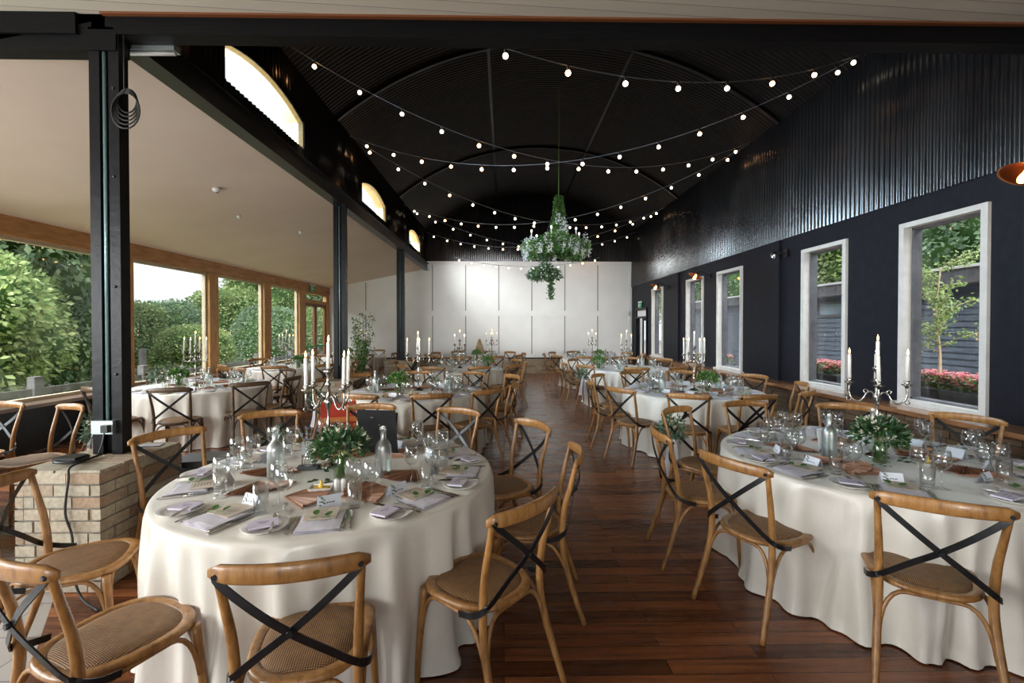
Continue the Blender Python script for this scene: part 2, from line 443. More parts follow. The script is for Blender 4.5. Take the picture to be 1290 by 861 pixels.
# ------------------------------------------------------------------ mesh helpers
class MB:
    def __init__(s):
        s.v = []
        s.f = []
        s.sm = []
        s.mi = []

    def add(s, vs, fs, smooth=False, mi=0):
        n = len(s.v)
        s.v.extend([tuple(p) for p in vs])
        for f in fs:
            s.f.append([i + n for i in f])
            s.sm.append(smooth)
            s.mi.append(mi)
        return s

    def box(s, x0, x1, y0, y1, z0, z1, mi=0):
        vs = [(x0, y0, z0), (x1, y0, z0), (x1, y1, z0), (x0, y1, z0), (x0, y0, z1), (x1, y0, z1), (x1, y1, z1), (x0, y1, z1)]
        return s.add(vs, [(0, 3, 2, 1), (4, 5, 6, 7), (0, 1, 5, 4), (1, 2, 6, 5), (2, 3, 7, 6), (3, 0, 4, 7)], False, mi)

    def obox(s, c, sx, sy, sz, M=None, mi=0):
        """box centred on c, turned by the 3x3 matrix M"""
        vs = []
        for dz in (-1, 1):
            for dx, dy in ((-1, -1), (1, -1), (1, 1), (-1, 1)):
                p = Vector((dx * sx / 2, dy * sy / 2, dz * sz / 2))
                if M is not None:
                    p = M @ p
                vs.append(p + Vector(c))
        return s.add(vs, [(0, 3, 2, 1), (4, 5, 6, 7), (0, 1, 5, 4), (1, 2, 6, 5), (2, 3, 7, 6), (3, 0, 4, 7)], False, mi)

    def tube(s, pts, r, seg=8, caps=True, mi=0):
        pts = [Vector(p) for p in pts]
        n = len(pts)
        rs = r if isinstance(r, (list, tuple)) else [r] * n
        vs, fs = [], []
        up = Vector((0, 0, 1))
        prev = None
        for i, p in enumerate(pts):
            t = (pts[min(i + 1, n - 1)] - pts[max(i - 1, 0)])
            if t.length < 1e-9:
                t = Vector((0, 0, 1))
            t.normalize()
            if prev is None:
                a = up.cross(t)
                if a.length < 0.2:
                    a = Vector((1, 0, 0)).cross(t)
            else:
                a = prev - t * prev.dot(t)
            a.normalize()
            prev = a
            b = t.cross(a)
            for k in range(seg):
                an = 2 * pi * k / seg
                vs.append(p + (a * cos(an) + b * sin(an)) * rs[i])
        for i in range(n - 1):
            for k in range(seg):
                k2 = (k + 1) % seg
                fs.append((i * seg + k, i * seg + k2, (i + 1) * seg + k2, (i + 1) * seg + k))
        s.add(vs, fs, True, mi)
        if caps:
            m = len(s.v) - len(vs)
            s.f.append([m + k for k in range(seg)][::-1])
            s.sm.append(False)
            s.mi.append(mi)
            s.f.append([m + (n - 1) * seg + k for k in range(seg)])
            s.sm.append(False)
            s.mi.append(mi)
        return s

    def strap(s, pts, w, t, side, mi=0, smooth=False):
        """flat bar along pts; `side` = direction (per point or one) of its width; thickness t across"""
        pts = [Vector(p) for p in pts]
        n = len(pts)
        vs, fs = [], []
        for i, p in enumerate(pts):
            tg = (pts[min(i + 1, n - 1)] - pts[max(i - 1, 0)]).normalized()
            sd = Vector(side[i] if isinstance(side, list) else side)
            sd = (sd - tg * sd.dot(tg)).normalized()
            nn = tg.cross(sd)
            ww = w[i] if isinstance(w, list) else w
            for a, b in ((-1, -1), (1, -1), (1, 1), (-1, 1)):
                vs.append(p + sd * (a * ww / 2) + nn * (b * t / 2))
        for i in range(n - 1):
            for k in range(4):
                k2 = (k + 1) % 4
                fs.append((i * 4 + k, i * 4 + k2, (i + 1) * 4 + k2, (i + 1) * 4 + k))
        fs.append((3, 2, 1, 0))
        e = (n - 1) * 4
        fs.append((e, e + 1, e + 2, e + 3))
        return s.add(vs, fs, smooth, mi)

    def lathe(s, prof, seg=20, c=(0, 0, 0), mi=0, smooth=True):
        vs, fs = [], []
        for (r, z) in prof:
            for k in range(seg):
                a = 2 * pi * k / seg
                vs.append((c[0] + r * cos(a), c[1] + r * sin(a), c[2] + z))
        for i in range(len(prof) - 1):
            for k in range(seg):
                k2 = (k + 1) % seg
                fs.append((i * seg + k, i * seg + k2, (i + 1) * seg + k2, (i + 1) * seg + k))
        return s.add(vs, fs, smooth, mi)

    def ball(s, c, r, seg=10, ring=7, sz=1.0, mi=0):
        prof = [(max(1e-4, r * sin(pi * i / ring)), -r * sz * cos(pi * i / ring)) for i in range(ring + 1)]
        return s.lathe(prof, seg, c, mi)

    def leaf(s, c, d, nrm, L, W, fold=0.25, mi=0):
        c = Vector(c)
        d = Vector(d).normalized()
        a = d.cross(Vector(nrm))
        if a.length < 1e-3:
            a = d.cross(Vector((0.3, 0.5, 0.8)))
        a.normalize()
        up = a.cross(d)
        p = [c, c + d * L * 0.5 + a * W / 2 + up * fold * W, c + d * L, c + d * L * 0.5 - a * W / 2 + up * fold * W]
        m = c + d * L * 0.5
        return s.add([p[0], p[1], p[2], p[3]], [(0, 1, 2), (0, 2, 3)], False, mi)

    def build(s, name, mat, parent=None, loc=None):
        me = bpy.data.meshes.new(name)
        me.from_pydata(s.v, [], s.f)
        me.polygons.foreach_set('use_smooth', s.sm)
        mats = mat if isinstance(mat, (list, tuple)) else [mat]
        for m in mats:
            me.materials.append(MAT[m])
        if len(mats) > 1:
            me.polygons.foreach_set('material_index', s.mi)
        me.update()
        o = bpy.data.objects.new(name, me)
        COL.objects.link(o)
        if parent is not None:
            o.parent = parent
        if loc is not None:
            o.location = loc
        return o


def tag(o, label, cat, group=None):
    o['label'] = label
    o['category'] = cat
    if group:
        o['group'] = group
    return o


def thing(name, label=None, cat=None, loc=(0, 0, 0), rz=0.0, group=None):
    o = bpy.data.objects.new(name, None)
    o.empty_display_size = 0.1
    COL.objects.link(o)
    o.location = loc
    o.rotation_euler = (0, 0, rz)
    if label:
        tag(o, label, cat, group)
    return o


def struct(o):
    o['kind'] = 'structure'
    return o


KIDS = {}


def dup(root, loc, rz=0.0, label=None, group=None, rot=None):
    r = root.copy()
    COL.objects.link(r)
    r.location = loc
    r.rotation_euler = rot if rot else (0, 0, rz)
    if label:
        r['label'] = label
    if group:
        r['group'] = group
    if root.name not in KIDS:
        KIDS[root.name] = [(c, list(c.children)) for c in root.children]
    for ch, gs in KIDS[root.name]:
        c = ch.copy()
        COL.objects.link(c)
        c.parent = r
        for g in gs:
            d = g.copy()
            COL.objects.link(d)
            d.parent = c
    return r


class Proto:
    """hands out the first object itself, then copies of it"""

    def __init__(s, root):
        s.root = root
        s.used = False

    def put(s, loc, rz, label, cat, group=None, rot=None):
        if not s.used:
            s.used = True
            o = s.root
            KIDS.setdefault(o.name, [(c, list(c.children)) for c in o.children])
            o.location = loc
            o.rotation_euler = rot if rot else (0, 0, rz)
            o['label'] = label
            if group:
                o['group'] = group
        else:
            o = dup(s.root, loc, rz, label, group, rot)
        o['category'] = cat
        return o


def bez(p0, p1, p2, n=8):
    p0, p1, p2 = Vector(p0), Vector(p1), Vector(p2)
    return [(1 - t) ** 2 * p0 + 2 * t * (1 - t) * p1 + t * t * p2 for t in [i / n for i in range(n + 1)]]


def spline(pts, n=6):
    """Catmull-Rom through pts"""
    P = [Vector(p) for p in pts]
    P = [P[0] * 2 - P[1]] + P + [P[-1] * 2 - P[-2]]
    out = []
    for i in range(1, len(P) - 2):
        for k in range(n):
            t = k / n
            a, b, c, d = P[i - 1], P[i], P[i + 1], P[i + 2]
            out.append(0.5 * ((2 * b) + (c - a) * t + (2 * a - 5 * b + 4 * c - d) * t * t + (3 * b - a - 3 * c + d) * t ** 3))
    out.append(P[-2])
    return out


def rvec(r=R_):
    while True:
        v = Vector((r.uniform(-1, 1), r.uniform(-1, 1), r.uniform(-1, 1)))
        if 0.05 < v.length < 1:
            return v.normalized()


# =================================================================== THE ROOM
XL, XR, XG = -2.73, 4.56, -6.15       # post line, right wall, left glazing
YF, YN, YB = 16.14, 3.15, -3.2        # far wall, near header, rear wall
ZS, ZC = 5.03, 6.33                   # spring line and crown of the vault
TILE = [(-2.78, 2.86), (-2.15, 2.05), (-2.15, YB), (XG, YB), (XG, 2.86)]

mb = MB()
mb.add([(XG - 0.2, 2.86, 0), (-2.78, 2.86, 0), (-2.15, 2.05, 0), (-2.15, YB, 0), (XR + 0.2, YB, 0), (XR + 0.2, YF + 0.2, 0), (XG - 0.2, YF + 0.2, 0)], [(0, 1, 2, 3, 4, 5, 6)])
struct(mb.build('floor', 'floor_wood'))
mb = MB()
mb.add([(x, y, 0.0) for x, y in TILE], [tuple(range(5))[::-1]])
struct(mb.build('floor_tiles', 'grey_tile')).name = 'floor'
mb = MB()
mb.strap([(XG, 2.86, 0.004), (-2.78, 2.86, 0.004), (-2.15, 2.05, 0.004), (-2.15, YB, 0.004)], 0.035, 0.008, (0, 0, 1))
mb = MB()
mb.box(XG, -2.78, 2.845, 2.88, 0, 0.008)
struct(mb.build('trim_1', 'threshold'))


def wall_with_holes(mb, axis, pos0, pos1, a0, a1, z0, z1, holes):
    """wall along `axis` ('y' or 'x') between a0..a1, thickness pos0..pos1, rectangular holes (b0,b1,h0,h1)"""
    def bx(b0, b1, h0, h1):
        if b1 - b0 < 1e-4 or h1 - h0 < 1e-4:
            return
        if axis == 'y':
            mb.box(pos0, pos1, b0, b1, h0, h1)
        else:
            mb.box(b0, b1, pos0, pos1, h0, h1)
    a = a0
    for (b0, b1, h0, h1) in sorted(holes):
        bx(a, b0, z0, z1)
        bx(b0, b1, z0, h0)
        bx(b0, b1, h1, z1)
        a = b1
    bx(a, a1, z0, z1)


# ---- right wall
WIN = [(4.20, 5.14), (5.97, 6.86), (8.62, 9.62), (10.32, 11.26), (12.95, 13.90)]
WZ0, WZ1 = 0.76, 2.80
DOOR_R = (14.38, 15.62)
mb = MB()
wall_with_holes(mb, 'y', XR, XR + 0.2, YB, YF, 0, 3.08, [(a, b, WZ0, WZ1) for a, b in WIN] + [(DOOR_R[0], DOOR_R[1], 0, 2.27)])
struct(mb.build('wall_right', 'navy_wall'))
mb = MB()
mb.box(XR, XR + 0.2, YB, YF + 0.2, 3.08, ZS + 0.1)
o = struct(mb.build('wall_right_upper', 'black_paint'))
o.name = 'wall_right'
# corrugated sheet over it, in lapped sheets
mb = MB()


def corrugated_wall(mb, x, y0, y1, z0, z1, side, amp=0.009, pitch=0.076, laps=()):
    n = int((y1 - y0) / pitch * 8)
    zs = [z0] + list(laps) + [z1]
    for k in range(len(zs) - 1):
        vs = []
        off = 0.004 * (len(zs) - k)
        for i in range(n + 1):
            y = y0 + (y1 - y0) * i / n
            xx = x + side * (off + amp * (1 + cos(2 * pi * (y - y0) / pitch)))
            lo = zs[k] - (0.06 if k else 0)
            vs += [(xx, y, lo), (xx + side * 0.0, y, zs[k + 1])]
        mb.add(vs, [(2 * i, 2 * i + 2, 2 * i + 3, 2 * i + 1) if side > 0 else (2 * i, 2 * i + 1, 2 * i + 3, 2 * i + 2) for i in range(n)], True)


corrugated_wall(mb, XR, YN, YF, 3.06, ZS, -1, laps=(3.9, ))
o = struct(mb.build('wall_right_sheet', 'black_sheet'))
o.name = 'wall_right'

for yy in (3.2, 7.47, 11.80):
    mb = MB()
    mb.box(XR - 0.05, XR, yy - 0.07, yy + 0.07, 0.74, 3.05)
    tag(mb.build('pilaster', 'navy_wall'), 'narrow dark pilaster on the navy wall, %s' % {3.2: 'nearest, before the large window', 7.47: 'under the unlit spotlight', 11.80: 'between the two lit copper lamps in the distance'}[yy], 'pilaster')

for i, (a, b) in enumerate(WIN):
    t = thing('window_%d' % (i + 1), loc=(XR, (a + b) / 2, WZ0))
    struct(t)
    h, d = WZ1 - WZ0, (b - a) / 2
    mb = MB()
    fw = 0.055
    for (y0, y1, z0, z1) in ((-d - 0.01, -d + fw, 0, h), (d - fw, d + 0.01, 0, h), (-d + fw, d - fw, h - fw, h), (-d + fw, d - fw, 0, fw)):
        mb.box(-0.035, 0.10, y0, y1, z0, z1)
    mb.build('window_frame', 'white_trim', t)
    mb = MB()
    for (y0, y1, z0, z1) in ((-d + fw, -d + fw + 0.022, fw, h - fw), (d - fw - 0.022, d - fw, fw, h - fw), (-d + fw, d - fw, h - fw - 0.022, h - fw), (-d + fw, d - fw, fw, fw + 0.022)):
        mb.box(0.06, 0.16, y0, y1, z0, z1)
    mb.build('sash', 'fence_grey', t)
    mb = MB()
    mb.box(-0.075, 0.02, -d - 0.06, d + 0.06, -0.02, 0.018)
    mb.build('window_sill', 'white_trim', t)
    mb = MB()
    mb.box(0.12, 0.126, -d + fw, d - fw, fw, h - fw)
    mb.build('pane', 'window_glass', t)

# right door in the far corner
t = struct(thing('door_1', loc=(XR, 15.0, 0)))
mb = MB()
for (y0, y1, z0, z1) in ((-0.62, -0.56, 0, 2.27), (0.56, 0.62, 0, 2.27), (-0.56, 0.56, 2.2, 2.27), (-0.56, 0.56, 1.93, 1.99)):
    mb.box(-0.04, 0.12, y0, y1, z0, z1)
mb.build('door_frame', 'black_paint', t)
mb = MB()
mb.box(0.03, 0.05, -0.56, 0.56, 1.99, 2.2)
mb.build('transom_panel', 'white_panel', t)
mb = MB()
mb.box(0.05, 0.2, 0.555, 0.575, 0, 1.93)
mb.build('door_reveal', 'white_trim', t)
mb = MB()
mb.box(0.05, 0.09, -0.56, -0.47, 0, 1.93).box(0.05, 0.09, 0.02, 0.10, 0, 1.93).box(0.05, 0.09, 0.48, 0.56, 0, 1.93).box(0.05, 0.09, -0.47, 0.02, 1.85, 1.93).box(0.05, 0.09, -0.47, 0.02, 0, 0.2)
mb.build('door_leaf', 'navy_wall', t)
mb = MB()
mb.box(0.066, 0.072, -0.47, 0.48, 0.1, 1.88)
mb.build('pane', 'window_glass', t)


# ---- brickwork
def bricks(mb, core, x0, x1, y0, y1, z0, z1, faces, rnd, bl=0.215, bh=0.065, gap=0.011, bw=0.10, jit=0.004):
    """brick faces laid round a mortar core"""
    core.box(x0 + 0.008, x1 - 0.008, y0 + 0.008, y1 - 0.008, z0, z1 - 0.004)
    rows = max(1, round((z1 - z0) / (bh + gap)))
    rh = (z1 - z0) / rows
    for r in range(rows):
        za, zb = z0 + r * rh + gap / 2, z0 + (r + 1) * rh - gap / 2
        for f in faces:
            a0, a1 = (x0, x1) if f in ('-y', '+y') else (y0, y1)
            p = a0 - (0.5 * (bl + gap) if (r + (f in ('-x', '+x'))) % 2 else 0.0)
            while p < a1 - 0.01:
                ln = bl * rnd.uniform(0.92, 1.06)
                s0, s1 = max(p, a0), min(p + ln, a1)
                p += ln + gap
                if s1 - s0 < 0.035:
                    continue
                j = rnd.uniform(-jit, jit)
                c = 0.004
                if f == '-y':
                    mb.box(s0, s1, y0 + j, y0 + 0.05, za, zb)
                elif f == '+y':
                    mb.box(s0, s1, y1 - 0.05, y1 + j, za, zb)
                elif f == '-x':
                    mb.box(x0 + j, x0 + 0.05, s0, s1, za, zb)
                elif f == '+x':
                    mb.box(x1 - 0.05, x1 + j, s0, s1, za, zb)


def brick_thing(name, label, cat, x0, x1, y0, y1, z1, faces, mat, mort, seed, st=False, top=True):
    t = thing(name, label, cat, ((x0 + x1) / 2, (y0 + y1) / 2, 0))
    cx, cyy = (x0 + x1) / 2, (y0 + y1) / 2
    mb, core = MB(), MB()
    rnd = random.Random(seed)
    bricks(mb, core, x0 - cx, x1 - cx, y0 - cyy, y1 - cyy, 0, z1 - (0.012 if top else 0), faces, rnd)
    mb.build('brickwork', mat, t)
    core.build('mortar_core', mort, t)
    if top:
        mb = MB()
        # worn header course on top, in uneven slabs
        n = 4
        for i in range(n):
            a = y0 - cyy + (y1 - y0) * i / n + 0.006
            b = y0 - cyy + (y1 - y0) * (i + 1) / n - 0.006
            xm = rnd.uniform(-0.1, 0.08)
            mb.box(x0 - cx + 0.004, xm - 0.006, a, b, z1 - 0.02, z1 + rnd.uniform(-0.006, 0.003))
            mb.box(xm + 0.006, x1 - cx - 0.004, a, b, z1 - 0.02, z1 + rnd.uniform(-0.006, 0.003))
        mb.build('coping', mat, t)
    if st:
        struct(t)
    return t


brick_thing('brick_pier', 'pale brick pier in the left foreground carrying the nearest black post', 'pier', -2.97, -2.46, 2.80, 3.50, 0.75, ('-y', '+x', '-x', '+y'), 'pale_brick', 'mortar', 3)
brick_thing('brick_pier', 'brick pier under the middle black post', 'pier', -2.95, -2.35, 7.1, 7.8, 0.785, ('-y', '+x', '-x'), 'pale_brick', 'mortar', 4)
brick_thing('brick_pier', 'brick pier under the farthest black post', 'pier', -3.0, -2.32, 11.45, 12.1, 0.785, ('-y', '+x', '-x'), 'pale_brick', 'mortar', 5)
t = brick_thing('wall_right_base', None, None, XR - 0.26, XR, YB + 0.1, 14.3, 0.70, ('-x',), 'brown_brick', 'dark_mortar', 8, True, False)
t.name = 'wall_right'
t = brick_thing('wall_far_base', None, None, XG, XR, YF - 0.12, YF, 0.52, ('-y',), 'pale_brick', 'mortar', 9, True, False)
t.name = 'wall_far'
mb = MB()
mb.box(XR - 0.33, XR + 0.0, YB + 0.1, 14.3, 0.70, 0.745)
tag(mb.build('wall_ledge', 'ledge_wood'), 'long varnished wooden ledge under the right-hand windows', 'ledge')
mb = MB()
mb.box(XG, XR, YF - 0.16, YF, 0.52, 0.565)
tag(mb.build('wall_ledge', 'black_paint'), 'thin black ledge along the foot of the white panelled far wall', 'ledge')

# ---- far wall, white and panelled
mb = MB()
mb.add([(XG - 0.2, YF, 0), (XR, YF, 0), (XR, YF, 3.96), (XL, YF, 3.96), (XL, YF, 3.74), (XG - 0.2, YF, 2.99)], [(0, 1, 2, 3, 4, 5)])
mb.box(XG - 0.2, XR + 0.2, YF + 0.001, YF + 0.2, 0, 2.9)
struct(mb.build('wall_far', 'white_panel'))
mb = MB()
bat = []
k = 0
x = 3.33
while x > -6.0:
    bat.append(x)
    x -= 1.172
jb = MB()
for x in bat:
    top = 3.84 if x > XL else 3.74 - (XL - x) * 0.2135 - 0.06
    jb.box(x - 0.018, x + 0.018, YF - 0.006, YF, 0.68, 2.03)
    jb.box(x - 0.018, x + 0.018, YF - 0.006, YF, 2.22, top)
struct(jb.build('trim_4', 'panel_joint'))
mb.box(XG, XR - 0.08, YF - 0.030, YF, 2.03, 2.22)
mb.box(XL, XR - 0.08, YF - 0.030, YF, 3.84, 3.96)
mb.box(XG, XR - 0.08, YF - 0.030, YF, 0.565, 0.68)
mb.box(XR - 0.12, XR - 0.04, YF - 0.03, YF, 0.66, 3.6)
struct(mb.build('trim_2', 'white_panel'))
# black corrugated gable above it
mb = MB()
n = int((XR - XL) / 0.076 * 8)
vs = []
for i in range(n + 1):
    x = XL + (XR - XL) * i / n
    y = YF - 0.02 - 0.009 * (1 + cos(2 * pi * (x - XL) / 0.076))
    vs += [(x, y, 3.96), (x, y, 6.5)]
mb.add(vs, [(2 * i, 2 * i + 2, 2 * i + 3, 2 * i + 1) for i in range(n)], True)
o = struct(mb.build('wall_far_gable', 'black_sheet'))
o.name = 'wall_far'

# ---- the vaulted ceiling
HS = (XR - XL) / 2
RISE = ZC - ZS
RV = (HS * HS + RISE * RISE) / (2 * RISE)
CX, CZ = (XL + XR) / 2, ZC - RV
TH = math.asin(HS / RV)


def arc(t, dr=0.0):
    a = -TH + 2 * TH * t
    return CX + (RV + dr) * sin(a), CZ + (RV + dr) * cos(a)


mb = MB()
NA = 40
pitch = 0.076
NY = int((YF - YN) / pitch * 6)
vs = []
for j in range(NY + 1):
    y = YN + (YF - YN) * j / NY
    dr = -0.009 * (1 + cos(2 * pi * (y - YN) / pitch))
    for i in range(NA + 1):
        x, z = arc(i / NA, dr)
        vs.append((x, y, z))
fs = []
for j in range(NY):
    for i in range(NA):
        a = j * (NA + 1) + i
        fs.append((a, a + 1, a + NA + 2, a + NA + 1))
mb.add(vs, fs, True)
struct(mb.build('ceiling', 'black_vault'))
mb = MB()
for i in range(NA):
    (xa, za), (xb, zb) = arc(i / NA, 0.05), arc((i + 1) / NA, 0.05)
    mb.add([(xa, YN - 0.1, za), (xb, YN - 0.1, zb), (xb, YF + 0.2, zb), (xa, YF + 0.2, za)], [(0, 1, 2, 3)])
struct(mb.build('ceiling_roof', 'black_paint')).name = 'ceiling'
for yy, wd in ((7.45, 'first'), (11.8, 'second')):
    mb = MB()
    for i in range(NA):
        (xa, za), (xb, zb) = arc(i / NA, -0.02), arc((i + 1) / NA, -0.02)
        (xc, zc), (xd, zd) = arc(i / NA, -0.075), arc((i + 1) / NA, -0.075)
        y0, y1 = yy - 0.03, yy + 0.03
        mb.add([(xa, y0, za), (xb, y0, zb), (xd, y0, zd), (xc, y0, zc), (xa, y1, za), (xb, y1, zb), (xd, y1, zd), (xc, y1, zc)],
               [(0, 1, 2, 3), (4, 7, 6, 5), (3, 2, 6, 7)])
    tag(mb.build('roof_rib', 'black_paint'), 'curved black rib arching under the vault, the %s from the camera' % wd, 'roof rib')
for xx, wd in ((-0.26, 'left'), (2.12, 'right')):
    zz = CZ + sqrt(RV * RV - (xx - CX) ** 2)
    mb = MB()
    mb.box(xx - 0.025, xx + 0.025, YN, YF - 0.1, zz - 0.045, zz - 0.012)
    tag(mb.build('roof_purlin', 'black_paint'), 'thin black batten running down the vault, %s of its crown' % wd, 'roof batten')

# ---- near header, boarded soffit above the camera
mb = MB()
mb.box(XL + 0.1, XR + 0.1, YN, YN + 0.12, 3.61, 3.742)
tag(mb.build('header_beam', 'black_timber'), 'black timber header beam across the top of the view', 'beam')
mb = MB()
mb.box(XG - 0.2, XL + 0.1, YN, YN + 0.12, 3.50, 3.742)
mb.box(XG - 0.2, XL - 0.15, YN - 0.02, YN, 3.60, 3.742)
tag(mb.build('header_beam', 'black_timber'), 'deeper black header beam left of the nearest post', 'beam')
mb = MB()
mb.box(XL - 0.1, XR + 0.2, YN + 0.02, YN + 0.12, 3.742, 6.5)
struct(mb.build('wall_near', 'black_paint'))
mb = MB()
mb.box(XL + 0.02, XR, YN - 0.03, YN, 3.728, 3.742)
struct(mb.build('trim_3', 'skin_brown_door'))
mb = MB()
mb.box(XG - 0.2, XR + 0.2, YB, YN - 0.0, 3.742, 3.84)
struct(mb.build('ceiling_soffit', 'groove_boards')).name = 'ceiling'

# ---- left arcade: beam, clerestory, posts
mb = MB()
mb.box(XL - 0.085, XL + 0.085, YN, YF, 3.64, 3.655).box(XL - 0.012, XL + 0.012, YN, YF, 3.655, 3.86).box(XL - 0.085, XL + 0.085, YN, YF, 3.86, 3.875)
mb.box(XL - 0.06, XL + 0.03, YN, YF, 3.65, 3.87)
tag(mb.build('steel_beam', 'black_metal'), 'long black steel beam over the left row of posts', 'beam')

CL = [(4.51 + 4.31 * k, 6.28 + 4.31 * k) for k in range(3)]


def arch_z(y):
    for (a, b) in CL:
        if a <= y <= b:
            u = (2 * y - a - b) / (b - a)
            return 4.05, 4.40 + 0.16 * (1 - u * u)
    return None


mb = MB()
n = int((YF - YN) / 0.076 * 8)
prev = None
for i in range(n):
    y0 = YN + (YF - YN) * i / n
    y1 = YN + (YF - YN) * (i + 1) / n
    x0 = XL + 0.009 * (1 + cos(2 * pi * (y0 - YN) / 0.076))
    x1 = XL + 0.009 * (1 + cos(2 * pi * (y1 - YN) / 0.076))
    h = arch_z((y0 + y1) / 2)
    if h is None:
        spans = [(3.87, ZS, ZS)]
    else:
        h0 = arch_z(y0) or (4.05, 4.40)
        h1 = arch_z(y1) or (4.05, 4.40)
        spans = [(3.87, 4.05, 4.05)]
        mb.add([(x0, y0, h0[1]), (x1, y1, h1[1]), (x1, y1, ZS), (x0, y0, ZS)], [(0, 1, 2, 3)], True)
    for (za, zb, zc) in spans:
        mb.add([(x0, y0, za), (x1, y1, za), (x1, y1, zc), (x0, y0, zb)], [(0, 1, 2, 3)], True)
struct(mb.build('wall_left_clerestory', 'black_sheet')).name = 'wall_left'
mb = MB()
ys = [YN] + [y for a, b in CL for y in [a + (b - a) * i / 12 for i in range(13)]] + [YF]
xa, xb = XL - 0.22, XL - 0.005
for y0, y1 in zip(ys[:-1], ys[1:]):
    h = arch_z((y0 + y1) / 2)
    if h is None:
        mb.box(xa, xb, y0, y1, 3.87, ZS + 0.1)
    else:
        mb.box(xa, xb, y0, y1, 3.87, 4.02)
        h0, h1 = arch_z(y0)[1], arch_z(y1)[1]
        mb.add([(xa, y0, h0), (xb, y0, h0), (xb, y1, h1), (xa, y1, h1), (xa, y0, ZS + 0.1), (xb, y0, ZS + 0.1), (xb, y1, ZS + 0.1), (xa, y1, ZS + 0.1)],
               [(0, 3, 2, 1), (4, 5, 6, 7), (0, 1, 5, 4), (1, 2, 6, 5), (2, 3, 7, 6), (3, 0, 4, 7)])
struct(mb.build('wall_left_clerestory_body', 'black_paint')).name = 'wall_left'
for i, (a, b) in enumerate(CL):
    t = struct(thing('window_%d' % (6 + i), loc=(XL, (a + b) / 2, 4.05)))
    d = (b - a) / 2
    mb = MB()
    pts = [(-d, 0.0), (-d, 0.35)] + [(-d + 2 * d * k / 14, 0.35 + 0.16 * (1 - (2 * k / 14 - 1) ** 2)) for k in range(1, 14)] + [(d, 0.35), (d, 0.0)]
    n = len(pts)
    for k in range(n):
        (ya, za), (yb, zb) = pts[k], pts[(k + 1) % n]
        cyy, czz = 0, 0.2
        sc = 0.965
        ia, ja = (ya * sc, czz + (za - czz) * 0.93), (yb * sc, czz + (zb - czz) * 0.93)
        mb.add([(-0.215, ya, za), (-0.215, yb, zb), (-0.012, yb, zb), (-0.012, ya, za),
                (-0.215, ia[0], ia[1]), (-0.215, ja[0], ja[1]), (-0.06, ja[0], ja[1]), (-0.06, ia[0], ia[1])],
               [(3, 2, 6, 7), (7, 6, 5, 4), (0, 4, 5, 1), (0, 1, 2, 3)])
    mb.build('window_frame', 'clerestory_wood', t)
    mb = MB()
    mb.add([(-0.16, p[0] * 0.97, 0.2 + (p[1] - 0.2) * 0.94) for p in pts] + [(-0.154, p[0] * 0.97, 0.2 + (p[1] - 0.2) * 0.94) for p in pts],
           [tuple(range(n)), tuple(range(2 * n - 1, n - 1, -1))])
    mb.build('pane', 'window_glass', t)

for i, (yy, wd, zb) in enumerate(((3.2, 'nearest black post, standing on the foreground brick pier', 0.75), (7.47, 'second black post along the arcade, behind the tables', 0.785), (11.8, 'farthest black post, slim against the white wall', 0.785))):
    t = thing('arcade_post', wd, 'post', (-2.715 if i == 0 else -2.66, yy, zb))
    hh = 3.64 - zb
    mb = MB()
    mb.box(-0.105, -0.035, -0.04, 0.04, 0, hh).box(0.025, 0.095, -0.04, 0.04, 0, hh).box(-0.04, 0.03, -0.005, 0.03, 0, hh)
    mb.build('post_body', 'black_paint', t)
    mb = MB()
    mb.tube([(-0.012, -0.026, 0.22), (-0.012, -0.026, hh - 0.05)], 0.011, 8)
    mb.build('conduit', 'conduit_teal', t)
    for z in (0.55, 1.15, 1.9, 2.5):
        MB().ball((0.06, -0.041, z), 0.011, 6, 4).build('bolt', 'black_metal', t)
t = thing('wall_socket', 'grey metal double socket low on the nearest black post', 'socket', (-2.715, 3.158, 0.94))
mb = MB()
mb.box(-0.09, 0.055, -0.028, 0.0, -0.045, 0.045)
mb.build('socket_plate', 'galvanised', t)
mb = MB()
mb.box(0.0, 0.045, -0.06, -0.028, -0.03, 0.02)
mb.tube(spline([(0.02, -0.05, -0.02), (0.02, -0.07, -0.1), (0.0, -0.08, -0.17)], 5), 0.005, 6)
mb.build('plug', 'cable_black', t)
mb = MB()
mb.tube(spline([(-2.70, 3.09, 0.77), (-2.70, 2.95, 0.762), (-2.64, 2.80, 0.765), (-2.63, 2.782, 0.70), (-2.65, 2.78, 0.5), (-2.61, 2.78, 0.35), (-2.58, 2.75, 0.15), (-2.5, 2.72, 0.012), (-2.3, 2.6, 0.012)], 7), 0.0065, 6)
tag(mb.build('power_cable', 'cable_black'), 'black cable hanging down the front of the foreground brick pier', 'cable')
mb = MB()
mb.box(-0.07, 0.07, -0.05, 0.05, 0, 0.035).tube(spline([(-.1, 0, .01), (-.05, .09, .02), (.06, .06, .02), (.1, -.06, .02), (0, -.09, .02), (-.1, 0, .01)], 5), 0.008, 6)
o = mb.build('power_adapter', 'cable_black', None, (-2.80, 2.98, 0.753))
tag(o, 'black power adapter lying on top of the foreground brick pier', 'adapter')
